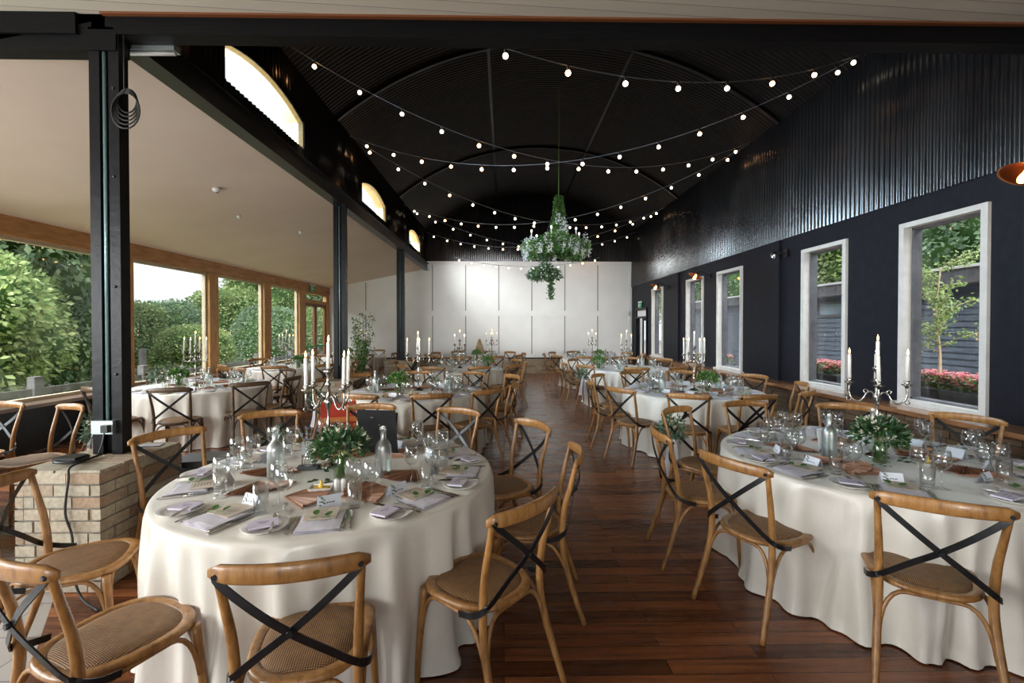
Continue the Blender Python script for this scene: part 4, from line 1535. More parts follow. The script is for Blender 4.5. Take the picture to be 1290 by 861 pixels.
# =================================================================== TABLES
RT = 0.914
ZT = 0.752


def cloth_mesh(seed):
    rnd = random.Random(seed)
    N = 288
    ph = [rnd.uniform(0, 2 * pi) for _ in range(6)]
    fr = [rnd.choice([13, 14, 15]), rnd.choice([21, 23]), rnd.choice([7, 8]), 34, 5, 47]
    am = [0.42, 0.42, 0.22, 0.30, 0.14, 0.12]
    warp = [rnd.uniform(-0.25, 0.25) for _ in range(3)]

    def fold(a):
        b = a + warp[0] * sin(a + ph[0]) + warp[1] * sin(2 * a + ph[1]) * 0.5
        v = sum(m * sin(f_ * b + p) for m, f_, p in zip(am, fr, ph))
        return (abs(v + 0.25) ** 0.75) * (1 if v > -0.25 else -0.55)
    vs, fs = [], []
    rings = [(0.0, 0.0, 0), (0.4, 0.0, 0), (0.75, 0.0, 0), (RT - 0.03, 0.0, 0), (RT - 0.012, -0.002, 0), (RT - 0.002, -0.009, 0), (RT + 0.003, -0.022, 0)]
    for k in range(1, 25):
        s = k / 24
        rings.append((None, -0.022 - (ZT - 0.022 - 0.008) * s, s))
    for (r, dz, s) in rings:
        for i in range(N):
            a = 2 * pi * i / N
            if r is None:
                # folds open downwards; a little pooling at the hem
                g = (s ** 0.55) * (1 - 0.12 * s)
                rr = RT + 0.003 + 0.074 * g * (fold(a) - 0.22) + 0.008 * sin(3 * a + 7 * s + ph[2]) * s + 0.004 * sin(31 * a + 9 * s) * s
                if s > 0.93:
                    rr += 0.012 * (s - 0.93) / 0.07
                aa = a + 0.030 * g * sin(13 * a + 3 * s + ph[3])
            else:
                rr, aa = r, a
            vs.append((rr * cos(aa), rr * sin(aa), ZT + dz))
    for j in range(len(rings) - 1):
        for i in range(N):
            i2 = (i + 1) % N
            fs.append((j * N + i, j * N + i2, (j + 1) * N + i2, (j + 1) * N + i))
    mb = MB()
    mb.add(vs, fs, True)
    return mb


def make_table():
    t = thing('round_table', '', 'table')
    mb = MB()
    mb.lathe([(0.001, 0.715), (0.88, 0.715), (0.90, 0.72), (0.90, 0.74), (0.89, 0.745), (0.001, 0.745)], 40)
    mb.build('tabletop', 'dark_ledge', t)
    for s in (-1, 1):
        for q in (-1, 1):
            mb = MB()
            mb.tube([(s * 0.55, q * 0.30, 0.715), (s * 0.58, q * 0.34, 0.0)], 0.014, 8)
            mb.build('leg', 'black_metal', t)
    return t


tab = Proto(make_table())
for k, (x, y) in TB.items():
    tab.put((x, y, 0), 0.3 * k, 'round folding table hidden under the cloth, %s' % TN[k], 'table', 'round banquet tables')
    tag(cloth_mesh(40 + k).build('tablecloth', 'satin_cloth', None, (x, y, 0)), 'floor length ivory satin tablecloth draped over the %s' % TN[k], 'tablecloth', 'ivory tablecloths')


# =================================================================== TABLEWARE PROTOTYPES
def mk_wine():
    t = thing('wine_glass', '', 'glass')
    mb = MB()
    mb.lathe([(0.0345, 0.0), (0.0345, 0.002), (0.012, 0.005), (0.0042, 0.012), (0.0036, 0.05), (0.0038, 0.078), (0.007, 0.088)], 16)
    mb.build('stem', 'glass_clear', t)
    mb = MB()
    mb.lathe([(0.0035, 0.086), (0.018, 0.093), (0.032, 0.110), (0.0365, 0.130), (0.0355, 0.155), (0.031, 0.183), (0.0300, 0.184), (0.0345, 0.155), (0.0350, 0.130), (0.030, 0.112), (0.017, 0.096), (0.001, 0.090)], 18)
    mb.build('bowl', 'glass_clear', t)
    return t


def mk_tumbler():
    mb = MB()
    mb.lathe([(0.001, 0.0), (0.031, 0.0), (0.032, 0.003), (0.0345, 0.138), (0.0325, 0.138), (0.0302, 0.014), (0.001, 0.012)], 18)
    return mb.build('tumbler', 'glass_clear')


def mk_plate():
    mb = MB()
    mb.lathe([(0.001, 0.002), (0.045, 0.002), (0.05, 0.0), (0.054, 0.003), (0.078, 0.013), (0.081, 0.0155), (0.080, 0.0165), (0.056, 0.007), (0.05, 0.005), (0.001, 0.005)], 28)
    return mb.build('side_plate', 'china')


def mk_napkin():
    t = thing('napkin', '', 'napkin')
    mb = MB()
    rnd = random.Random(5)
    for k in range(3):
        dx = rnd.uniform(-0.004, 0.004)
        x0, x1, y0, y1 = -0.092 + dx, 0.092 + dx, -0.115 + 0.004 * k, 0.075 - 0.003 * k
        z0 = 0.0045 * k
        vs, fs = [], []
        nx, ny = 7, 9
        for j in range(ny):
            for i in range(nx):
                u, v = i / (nx - 1), j / (ny - 1)
                e = min(u, 1 - u, v, 1 - v)
                z = z0 + (0.0045 if e > 0 else 0.001) + 0.0012 * sin(9 * u + 5 * v + k)
                vs.append((x0 + (x1 - x0) * u, y0 + (y1 - y0) * v, z))
        for j in range(ny - 1):
            for i in range(nx - 1):
                a = j * nx + i
                fs.append((a, a + 1, a + nx + 1, a + nx))
        n = len(vs)
        vs += [(x0, y0, z0), (x1, y0, z0), (x1, y1, z0), (x0, y1, z0)]
        c = [0, nx - 1, nx * ny - 1, nx * (ny - 1)]
        for q in range(4):
            fs.append((n + q, n + (q + 1) % 4, c[(q + 1) % 4], c[q]))
        mb.add(vs, fs, False)
    mb.build('folded_cloth', 'napkin_cloth', t)
    return t


def mk_menu():
    mb = MB()
    mb.box(-0.07, 0.07, -0.05, 0.085, 0, 0.0015, 0)
    rnd = random.Random(4)
    for k in range(8):
        w = rnd.uniform(0.018, 0.042)
        mb.box(-w, w, 0.066 - 0.014 * k, 0.068 - 0.014 * k, 0.0015, 0.0018, 1)
    return mb.build('menu_sheet', ['cream_paper', 'ink'])


def mk_sprig():
    t = thing('leaf_sprig', '', 'leaf sprig')
    mb = MB()
    mb.tube(spline([(-0.04, -0.01, 0.004), (0, 0.0, 0.008), (0.035, 0.012, 0.006)], 4), 0.0012, 4)
    mb.build('stem', 'stem_green', t)
    for (x, y, a, s) in ((-0.022, 0.012, 2.2, 1.0), (0.0, -0.016, -1.1, 0.9), (0.022, 0.022, 1.0, 1.15), (0.038, 0.008, -0.2, 1.0)):
        mb = MB()
        n = 9
        vs = [(x, y, 0.008)]
        for k in range(n):
            b = 2 * pi * k / n
            r = 0.015 * s * (1 + 0.15 * cos(b))
            vs.append((x + cos(a) * 0.012 * s + r * cos(b + a), y + sin(a) * 0.012 * s + r * sin(b + a), 0.011 + 0.005 * cos(b) + 0.003))
        mb.add(vs, [(0, 1 + k, 1 + (k + 1) % n) for k in range(n)], True)
        mb.build('leaf', 'leaf_vivid', t)
    return t


def mk_fork():
    mb = MB()
    mb.strap([(0, -0.10, 0.004), (0, -0.05, 0.006), (0, 0.02, 0.003), (0, 0.045, 0.004)], [0.011, 0.008, 0.006, 0.018], 0.0025, (1, 0, 0))
    for k in range(4):
        x = -0.0075 + 0.005 * k
        mb.strap([(x, 0.044, 0.004), (x, 0.07, 0.006), (x, 0.092, 0.003)], 0.0026, 0.002, (1, 0, 0))
    return mb.build('fork', 'steel')


def mk_knife():
    mb = MB()
    mb.strap([(0, -0.11, 0.004), (0, -0.06, 0.005), (0, 0.0, 0.004)], [0.012, 0.010, 0.008], 0.006, (1, 0, 0))
    mb.strap([(0, 0.0, 0.004), (0.001, 0.05, 0.003), (0.001, 0.09, 0.003), (-0.003, 0.115, 0.003)], [0.013, 0.016, 0.015, 0.004], 0.0018, (1, 0, 0.2))
    return mb.build('table_knife', 'steel')


def mk_place_card():
    t = thing('place_card', '', 'place card')
    mb = MB()
    for s in (-1, 1):
        mb.add([(-0.045, s * 0.022, 0), (0.045, s * 0.022, 0), (0.045, s * 0.0006, 0.048), (-0.045, s * 0.0006, 0.048)], [(0, 1, 2, 3)])
    mb.add([(-0.045, 0.0228, 0), (0.045, 0.0228, 0), (0.045, 0.0014, 0.0488), (-0.045, 0.0014, 0.0488), (-0.045, -0.0228, 0), (0.045, -0.0228, 0), (0.045, -0.0014, 0.0488), (-0.045, -0.0014, 0.0488)], [(0, 3, 2, 1), (4, 5, 6, 7), (3, 7, 6, 2)])
    mb.build('folded_card', 'white_card', t)
    mb = MB()

    def on(x, v):
        return (x, -0.0236 + 0.0218 * v, 0.0484 * v)
    for (xa, xb) in ((-0.012, -0.004), (-0.002, 0.006), (0.008, 0.02)):
        mb.add([on(xa, 0.42), on(xb, 0.45), on(xb, 0.52), on(xa, 0.5)], [(0, 1, 2, 3)])
    mb.build('writing', 'ink', t)
    mb = MB()
    rnd = random.Random(2)
    for k in range(9):
        x, v = -0.043 + 0.006 * (k % 4) + rnd.uniform(-.002, .002), 0.95 - 0.10 * k * (0.9 if k < 5 else 0.7)
        p = Vector(on(x, max(0.1, v)))
        mb.leaf(p, (0.8, -0.1, 0.5 - 0.1 * k), (0, -1, 0.4), 0.013, 0.006)
    mb.build('leaf_print', 'leaf_sage', t)
    return t


def mk_fan(op=115, hump=0.02):
    t = thing('folding_fan', '', 'fan')
    mb = MB()
    n = 26
    for k in range(n):
        a0 = radians(90 - op / 2 + op * k / n)
        a1 = radians(90 - op / 2 + op * (k + 1) / n)
        am = (a0 + a1) / 2
        z = 0.004
        for (b0, b1, za, zb) in ((a0, am, z, z + 0.013), (am, a1, z + 0.013, z)):
            for (r0, r1, f0, f1) in ((0.03, 0.205, 0.25, 1.0),):
                mb.add([(r0 * cos(b0), r0 * sin(b0), za * f0 + .003), (r1 * cos(b0), r1 * sin(b0), za), (r1 * cos(b1), r1 * sin(b1), zb), (r0 * cos(b1), r0 * sin(b1), zb * f0 + .003)], [(0, 1, 2, 3)])
    mb.build('pleated_leaf', 'fan_wood', t)
    mb = MB()
    for a in (90 - op / 2, 90 + op / 2):
        a = radians(a)
        mb.strap([(0, 0, 0.003), (0.215 * cos(a), 0.215 * sin(a), 0.006)], 0.012, 0.005, (-sin(a), cos(a), 0))
    mb.build('guard_stick', 'fan_wood', t)
    return t


def mk_card():
    mb = MB()
    mb.box(-0.042, 0.042, -0.03, 0.03, 0, 0.006, 0)
    mb.box(-0.016, 0.016, 0.006, 0.008, 0.006, 0.0064, 1).box(-0.01, 0.01, -0.006, -0.004, 0.006, 0.0064, 1)
    return mb.build('favour_card', ['lilac_card', 'ink'])


def mk_bottle():
    t = thing('water_bottle', '', 'bottle')
    mb = MB()
    mb.lathe([(0.001, 0.0), (0.042, 0.0), (0.045, 0.004), (0.045, 0.160), (0.043, 0.178), (0.034, 0.196), (0.021, 0.210), (0.0155, 0.222), (0.0145, 0.25), (0.0145, 0.268), (0.017, 0.270), (0.017, 0.276), (0.012, 0.276)], 22)
    mb.build('bottle_body', 'glass_frost', t)
    mb = MB()
    mb.ball((0, 0, 0.283), 0.012, 10, 6)
    mb.build('stopper', 'white_plastic', t)
    mb = MB()
    for s in (-1, 1):
        mb.tube([(s * 0.018, 0, 0.25), (s * 0.022, 0.004, 0.268), (s * 0.016, 0, 0.288), (0, 0, 0.292)], 0.0012, 5)
        mb.tube([(s * 0.018, 0, 0.25), (s * 0.014, -0.016, 0.235)], 0.0012, 5)
    mb.build('wire_bail', 'steel', t)
    return t


def mk_shaker():
    mb = MB()
    mb.lathe([(0.001, 0.0), (0.0155, 0.0), (0.0165, 0.003), (0.0160, 0.055), (0.013, 0.063), (0.001, 0.065)], 14)
    return mb.build('salt_shaker', 'porcelain_shaker')


def mk_butter():
    t = thing('butter_dish', '', 'dish')
    mb = MB()
    mb.add([(-0.045, -0.03, 0), (0.045, -0.03, 0), (0.045, 0.03, 0), (-0.045, 0.03, 0), (-0.06, -0.042, 0.026), (0.06, -0.042, 0.026), (0.06, 0.042, 0.026), (-0.06, 0.042, 0.026),
            (-0.054, -0.037, 0.026), (0.054, -0.037, 0.026), (0.054, 0.037, 0.026), (-0.054, 0.037, 0.026), (-0.042, -0.027, 0.006), (0.042, -0.027, 0.006), (0.042, 0.027, 0.006), (-0.042, 0.027, 0.006)],
           [(0, 3, 2, 1)] + [(a, (a + 1) % 4, (a + 1) % 4 + 4, a + 4) for a in range(4)] + [(a + 4, (a + 1) % 4 + 4, (a + 1) % 4 + 8, a + 8) for a in range(4)] + [(a + 8, (a + 1) % 4 + 8, (a + 1) % 4 + 12, a + 12) for a in range(4)] + [(12, 13, 14, 15)])
    mb.build('dish', 'china', t)
    mb = MB()
    mb.box(-0.04, 0.035, -0.025, 0.025, 0.006, 0.02)
    mb.lathe([(0.001, 0.02), (0.014, 0.02), (0.011, 0.035), (0.005, 0.048), (0.008, 0.054), (0.001, 0.058)], 10)
    mb.build('butter', 'butter', t)
    return t


def mk_candelabra(R=0.15):
    t = thing('candelabra', '', 'candelabra')
    mb = MB()
    mb.lathe([(0.001, 0), (0.066, 0), (0.07, 0.006), (0.060, 0.014), (0.044, 0.022), (0.022, 0.034), (0.013, 0.05), (0.018, 0.062), (0.012, 0.078)], 20)
    mb.build('base', 'aged_silver', t)
    mb = MB()
    mb.lathe([(0.012, 0.075), (0.010, 0.12), (0.020, 0.15), (0.024, 0.175), (0.012, 0.20), (0.008, 0.24), (0.015, 0.262), (0.009, 0.28), (0.007, 0.34), (0.013, 0.37), (0.022, 0.392), (0.026, 0.41), (0.012, 0.43), (0.007, 0.46), (0.012, 0.50), (0.020, 0.515), (0.008, 0.53), (0.009, 0.56), (0.024, 0.585), (0.030, 0.598), (0.028, 0.60), (0.015, 0.592), (0.013, 0.61), (0.011, 0.612), (0.001, 0.600)], 16)
    mb.build('stem', 'aged_silver', t)
    for k in range(4):
        a = pi / 2 * k
        mb = MB()
        prof = spline([(0.012, 0.41), (0.03, 0.435), (0.055, 0.425), (0.075, 0.385), (0.105, 0.365), (0.138, 0.385), (0.152, 0.425), (0.150, 0.475)], 5)
        mb.tube([(p[0] * R / 0.15 * cos(a), p[0] * R / 0.15 * sin(a), p[1]) for p in [(q.x, q.y) for q in [Vector((u[0], u[1], 0)) for u in [(v.x, v.y) for v in [Vector((w_[0], w_[1], 0)) for w_ in prof]]]]], 0.0065, 7)
        # small scrolls
        c2 = spline([(0.045, 0.43), (0.06, 0.45), (0.072, 0.44), (0.066, 0.425)], 4)
        mb.tube([(p.x * cos(a), p.x * sin(a), p.y) for p in c2], 0.004, 6)
        c2 = spline([(0.135, 0.383), (0.15, 0.365), (0.165, 0.375), (0.16, 0.392)], 4)
        mb.tube([(p.x * R / .15 * cos(a), p.x * R / .15 * sin(a), p.y) for p in c2], 0.004, 6)
        mb.build('arm', 'aged_silver', t)
        mb = MB()
        mb.lathe([(0.001, 0.468), (0.008, 0.47), (0.012, 0.484), (0.028, 0.492), (0.030, 0.497), (0.012, 0.498), (0.013, 0.506), (0.017, 0.520), (0.013, 0.520), (0.001, 0.510)], 14, (R * cos(a), R * sin(a), 0))
        mb.build('candle_cup', 'aged_silver', t)
    return t


def mk_candle(h=0.175):
    t = thing('candle', '', 'candle')
    mb = MB()
    mb.lathe([(0.001, 0), (0.0115, 0), (0.0105, h - 0.004), (0.008, h), (0.001, h - 0.002)], 12)
    mb.build('wax', 'candle_wax', t)
    mb = MB()
    mb.tube([(0, 0, h - 0.003), (0.001, 0, h + 0.006)], 0.001, 5)
    mb.build('wick', 'cable_black', t)
    mb = MB()
    mb.lathe([(0.0005, h + 0.002), (0.0045, h + 0.009), (0.0058, h + 0.016), (0.0045, h + 0.025), (0.002, h + 0.036), (0.0003, h + 0.043)], 9)
    mb.build('flame', 'flame', t)
    return t


def mk_bouquet(seed, leafm='leaf_dark', n=620, R=0.145, white=True):
    rnd = random.Random(seed)
    t = thing('foliage_bouquet', '', 'bouquet')
    mb = MB()
    mb.lathe([(0.001, 0.0), (0.038, 0.0), (0.040, 0.005), (0.040, 0.10), (0.034, 0.115), (0.034, 0.125), (0.031, 0.125), (0.031, 0.115), (0.036, 0.10), (0.036, 0.012), (0.001, 0.010)], 18)
    mb.build('glass_vase', 'glass_green', t)
    mb = MB()
    for k in range(16):
        a, b = rnd.uniform(0, 2 * pi), rnd.uniform(0, 2 * pi)
        r0 = rnd.uniform(0.005, 0.028)
        mb.tube(bez((r0 * cos(a), r0 * sin(a), 0.015), (0, 0, 0.08), (0.06 * cos(b), 0.06 * sin(b), 0.17), 5), 0.0022, 4)
    mb.build('stems', 'stem_green', t)
    mb, fl = MB(), MB()
    for _ in range(n):
        d = rvec(rnd)
        if d.z < -0.45:
            d.z *= -0.5
        q = rnd.uniform(0.45, 1.0) ** 0.6
        p = Vector((d.x * R * q, d.y * R * q, 0.175 + d.z * R * 0.72 * q))
        L = rnd.uniform(0.028, 0.055)
        mb.leaf(p, d + rvec(rnd) * 0.7, d + rvec(rnd) * 0.5, L, L * 0.5, 0.15)
    for k in range(26):
        # trailing leaves on the cloth
        a = rnd.choice([3.5, 5.4, 0.2]) + rnd.uniform(-0.3, 0.3)
        r = rnd.uniform(0.07, 0.2)
        mb.leaf((r * cos(a), r * sin(a), 0.008 + rnd.uniform(0, 0.02)), (cos(a), sin(a), 0.1), rvec(rnd) + Vector((0, 0, 2)), 0.05, 0.028, 0.1)
    mb.build('foliage', leafm, t)
    if white:
        for k in range(30):
            d = rvec(rnd)
            d.z = abs(d.z)
            p = Vector((d.x * R, d.y * R, 0.18 + d.z * R * 0.75))
            for _ in range(4):
                fl.leaf(p + rvec(rnd) * 0.008, d + rvec(rnd) * 0.5, rvec(rnd), 0.026, 0.012)
        fl.build('buds', 'petal_cream', t)
    return t


def mk_lavender():
    t = thing('lavender_vase', '', 'vase')
    mb = MB()
    mb.box(-0.06, 0.06, -0.035, 0.035, 0, 0.02)
    mb.build('slate_block', 'slate', t)
    mb = MB()
    for s in (-1, 1):
        mb.tube([(s * 0.035, 0, 0.02), (s * 0.035, 0, 0.085)], 0.003, 6)
    mb.tube([(0.035 * cos(a), 0.035 * sin(a), 0.083) for a in [2 * pi * k / 16 for k in range(17)]], 0.003, 5)
    mb.build('wire_holder', 'black_metal', t)
    mb = MB()
    mb.lathe([(0.001, 0.022), (0.026, 0.022), (0.029, 0.03), (0.027, 0.075), (0.016, 0.10), (0.013, 0.12), (0.017, 0.135), (0.015, 0.135), (0.011, 0.12), (0.024, 0.075), (0.025, 0.032), (0.001, 0.028)], 16)
    mb.build('glass_vase', 'glass_clear', t)
    rnd = random.Random(9)
    mb, fl = MB(), MB()
    for k in range(7):
        a = rnd.uniform(0, 2 * pi)
        tip = Vector((0.05 * cos(a), 0.05 * sin(a), rnd.uniform(0.2, 0.26)))
        pts = bez((0, 0, 0.03), (0, 0, 0.13), tip, 7)
        mb.tube(pts, 0.0012, 4)
        for p in pts[-3:]:
            for _ in range(5):
                fl.leaf(p + rvec(rnd) * 0.004, rvec(rnd) + Vector((0, 0, 1)), rvec(rnd), 0.013, 0.008)
    mb.build('stems', 'stem_green', t)
    fl.build('lavender_heads', 'lavender', t)
    return t


P_ = dict(wine=Proto(mk_wine()), tumbler=Proto(mk_tumbler()), plate=Proto(mk_plate()), napkin=Proto(mk_napkin()), menu=Proto(mk_menu()), sprig=Proto(mk_sprig()),
          fork=Proto(mk_fork()), knife=Proto(mk_knife()), pcard=Proto(mk_place_card()), fan=Proto(mk_fan(98)), card=Proto(mk_card()), bottle=Proto(mk_bottle()),
          shaker=Proto(mk_shaker()), butter=Proto(mk_butter()), candel=Proto(mk_candelabra()), candle=Proto(mk_candle()),
          bouq=Proto(mk_bouquet(3)), bouq2=Proto(mk_bouquet(5, 'leaf_vivid', 420, 0.12, False)), lav=Proto(mk_lavender()))



def bake(pr, k):
    for o in [pr.root] + list(pr.root.children):
        if o.type == 'MESH':
            o.data.transform(Matrix.Scale(k, 4))


bake(P_['wine'], 1.13)
bake(P_['plate'], 1.18)
bake(P_['card'], 1.38)
bake(P_['pcard'], 1.18)
bake(P_['fan'], 1.04)
rs = random.Random(77)


def setting(tno, ang, ck, level):
    """one place; ang = direction from the table centre to the sitter"""
    cx, cyy = TB[tno]
    j = lambda q: rs.uniform(-q, q)
    ca, sa = cos(ang), sin(ang)
    w = '%s place, %s' % (ck, TN[tno])
    # local frame: r towards the sitter, t to the sitter's right (sitter looks to the centre)

    def at(r, t, z=0.0):
        return (cx + ca * r - sa * t * -1 * -1, cyy + sa * r + ca * t, ZT + z + 0.001)
    # right hand of the sitter facing -(ca,sa) is (-sa, ca) rotated: face x up -> right = (-sa... )
    rz = ang + pi / 2      # item's +y points to the centre
    G = TN[tno]
    P_['napkin'].put(at(.735 + j(.01), j(.01)), rz + j(.06), 'folded lilac white napkin, %s' % w, 'napkin', 'napkins on the ' + G)
    if level >= 2:
        P_['menu'].put(at(.695 + j(.01), j(.008), .0155), rz + j(.08), 'cream menu sheet on the napkin, %s' % w, 'menu', 'menu sheets on the ' + G)
        P_['sprig'].put(at(.735 + j(.02), -.02 + j(.02), .0175), rz + j(.9), 'green leaf sprig on the napkin, %s' % w, 'leaf sprig', 'leaf sprigs on the ' + G)
        P_['card'].put(at(.745 + j(.006), -.232 + j(.01), .0175), rz + j(.35), 'lilac card on the side plate, %s' % w, 'card', 'favour cards on the ' + G)
    P_['plate'].put(at(.76 + j(.01), -.232 + j(.01)), rz, 'small white side plate, %s' % w, 'plate', 'side plates on the ' + G)
    if level >= 3:
        P_['fork'].put(at(.75 + j(.008), -.128), rz + j(.05), 'outer fork, %s' % w, 'fork', 'forks on the ' + G)
        P_['fork'].put(at(.745 + j(.008), -.102), rz + j(.05), 'inner fork, %s' % w, 'fork', 'forks on the ' + G)
        P_['knife'].put(at(.745 + j(.008), .098), rz + j(.05), 'inner table knife, %s' % w, 'knife', 'knives on the ' + G)
        P_['knife'].put(at(.755 + j(.008), .122), rz + j(.05), 'outer table knife, %s' % w, 'knife', 'knives on the ' + G)
        P_['knife'].put(at(.745, -.195, .019), rz + .25 + j(.2), 'butter knife across the side plate, %s' % w, 'knife', 'knives on the ' + G, rot=(0, 0.02, rz + .25 + j(.2)))
    P_['wine'].put(at(.52 + j(.02), .13 + j(.015)), 0, 'inner wine glass, %s' % w, 'glass', 'wine glasses on the ' + G)
    if level != 1:
        P_['wine'].put(at(.575 + j(.015), .205 + j(.015)), 0, 'outer wine glass, %s' % w, 'glass', 'wine glasses on the ' + G)
    P_['tumbler'].put(at(.60 + j(.015), .125 + j(.012)), 0, 'straight water tumbler, %s' % w, 'glass', 'tumblers on the ' + G)
    if level >= 2:
        P_['pcard'].put(at(.575 + j(.015), -.01 + j(.03)), rz + pi * 0 + j(.3), 'folded place card with leaf print, %s' % w, 'place card', 'place cards on the ' + G)
        P_['fan'].put(at(.44 + j(.02), .03 + j(.05)), rz + rs.choice((-1.15, 1.15, -1.3)) + j(.25), 'open brown wooden fan, %s' % w, 'fan', 'folding fans on the ' + G)


def centrepiece(tno, cd, rot, bq, bottles, extras, kind='bouq', rb=0.15):
    cx, cyy = TB[tno]
    G = TN[tno]
    P_['candel'].put((cd[0], cd[1], ZT + 0.001), rot, 'tall five armed silver candelabra on the %s' % G, 'candelabra', 'silver candelabras')
    wds = ['right', 'far', 'left', 'near']
    spots = [(0, 0, .612, 'central')] + [(.15 * cos(rot + pi / 2 * k), .15 * sin(rot + pi / 2 * k), .520, None) for k in range(4)]
    for k, (dx, dy, dz, nm) in enumerate(spots):
        if nm is None:
            an = math.degrees(atan2(dy, dx)) % 360
            nm = ['right hand', 'far right', 'far', 'far left', 'left hand', 'near left', 'near', 'near right'][int((an + 22.5) // 45) % 8]
        o = P_['candle'].put((cd[0] + dx, cd[1] + dy, ZT + dz - 0.008), 0.7 * k, 'lit white candle, %s cup of candelabra, %s' % (nm, G), 'candle', 'candles on the ' + G)
        o.rotation_euler = (rs.uniform(-.03, .03), rs.uniform(-.03, .03), 0)
    P_[kind].put((bq[0], bq[1], ZT + 0.001), rs.uniform(0, 6), 'leafy green bouquet in a glass vase on the %s' % G, 'bouquet', 'bouquets in the middle of the tables')
    for i, (bx, by) in enumerate(bottles):
        P_['bottle'].put((bx, by, ZT + 0.001), rs.uniform(0, 3), 'frosted swing-top water bottle %s the bouquet on the %s' % ('left of' if i == 0 else 'right of', G), 'bottle', 'swing-top bottles')
    if extras:
        for nm, (ex, ey), rr in extras:
            lab = {'butter': ('butter dish with a yellow curl of butter on the %s', 'dish'), 'shaker': ('white salt shaker, left of the pair on the %s', 'shaker'), 'shaker2': ('white pepper shaker, right of the pair on the %s', 'shaker'),
                   'lav': ('lavender in a small glass vase on a slate block, %s', 'vase')}[nm]
            P_['shaker' if nm == 'shaker2' else nm].put((ex, ey, ZT + 0.001), rr, lab[0] % G, lab[1], 'table centre items')


for tno in range(1, 12):
    level = {1: 3, 2: 3, 3: 2, 4: 2, 9: 2, 5: 1, 6: 1, 10: 1, 7: 1, 8: 1, 11: 1}[tno]
    cx, cyy = TB[tno]
    angs = [(atan2(y - cyy, x - cx), ck) for (x, y, f, ck) in CHAIR_AT[tno]]
    if tno == 2:
        angs += [(radians(-68), clock(2, cx + cos(radians(-68)), cyy + sin(radians(-68)))), (radians(-30), clock(2, cx + cos(radians(-30)), cyy + sin(radians(-30)))), (radians(3), clock(2, cx + cos(radians(3)), cyy + sin(radians(3))))]
    for (a, ck) in angs:
        setting(tno, a, ck, level)

centrepiece(1, (-1.10, 2.86), radians(57), (-.945, 2.64), [(-1.32, 2.64), (-.705, 2.66)], [('butter', (-.97, 2.42), .1), ('shaker', (-.885, 2.42), 0), ('shaker2', (-.852, 2.425), 0), ('lav', (-1.20, 2.80), .2)])
centrepiece(2, (2.50, 3.0), radians(-37), (2.42, 2.88), [(2.17, 2.99), (2.62, 3.18)], [('butter', (2.66, 2.80), .4), ('lav', (2.27, 3.12), 0.5)])
centrepiece(3, (-1.18, 6.28), 0.3, (-1.42, 6.12), [(-1.72, 6.1), (-.75, 6.0)], [('butter', (-1.2, 5.9), .3), ('lav', (-.95, 6.3), 0.2)], 'bouq2')
centrepiece(4, (2.62, 6.22), 0.1, (2.78, 6.15), [(2.1, 6.0), (3.0, 6.3)], [('lav', (2.35, 6.0), 0.2), ('butter', (2.6, 5.9), .3)], 'bouq2')
centrepiece(5, (-.95, 9.75), 0.9, (-.35, 9.7), [(-1.3, 9.6), (-.6, 9.5)], None, 'bouq2')
centrepiece(6, (2.62, 9.7), 0.5, (1.98, 9.5), [(2.4, 9.4), (2.9, 9.5)], None, 'bouq2')
centrepiece(7, (-.35, 12.9), 0.2, (-.75, 12.35), [(-1.1, 12.7), (-.4, 12.6)], None, 'bouq2')
centrepiece(8, (2.46, 12.65), 0.6, (2.58, 12.3), [(2.2, 12.5), (2.8, 12.5)], None, 'bouq2')
centrepiece(9, (-4.56, 6.80), 0.2, (-4.78, 6.75), [(-4.3, 6.7), (-4.9, 7.0)], None, 'bouq2')
centrepiece(10, (-4.68, 9.85), 0.9, (-4.4, 9.8), [(-4.8, 9.6), (-4.5, 10.1)], None, 'bouq2')
centrepiece(11, (-4.25, 13.6), 0.5, (-4.6, 13.5), [(-4.2, 13.3), (-4.7, 13.7)], None, 'bouq2')

# black table board on the front left table, white card on the front right one
t = thing('table_board', 'black table number board standing on the front left table, turned away', 'sign', (-.86, 3.10, ZT + 0.001), radians(-8))
mb = MB()
c8, s8 = cos(radians(12)), sin(radians(12))
mb.obox((0, 0, 0.155), 0.27, 0.008, 0.315, Matrix.Rotation(radians(10), 3, 'X'))
mb.build('board_panel', 'black_board', t)
mb = MB()
mb.obox((0, 0.075, 0.135), 0.20, 0.006, 0.28, Matrix.Rotation(radians(-18), 3, 'X'))
mb.build('board_strut', 'black_board', t)
mb = MB()
for (x, z, w_) in ((-0.03, 0.26, 0.022), (0.02, 0.21, 0.016), (0.06, 0.075, 0.03), (0.055, 0.05, 0.035)):
    mb.obox((x, -0.0085 - (z - 0.155) * 0.176, z), w_, 0.002, 0.007, Matrix.Rotation(radians(10), 3, 'X'))
mb.build('specular_mark', 'steel', t)  # bright steel bars added as specular marks on the black board
mb = MB()
mb.obox((0, 0, 0.075), 0.10, 0.004, 0.15, Matrix.Rotation(radians(-12), 3, 'X'))
mb.box(-0.04, 0.04, 0.0, 0.05, 0, 0.004)
o = mb.build('table_card', 'white_card', None, (2.27, 2.95 + 0.22, ZT + 0.002))
tag(o, 'plain white card standing behind the bottle on the front right table', 'card')

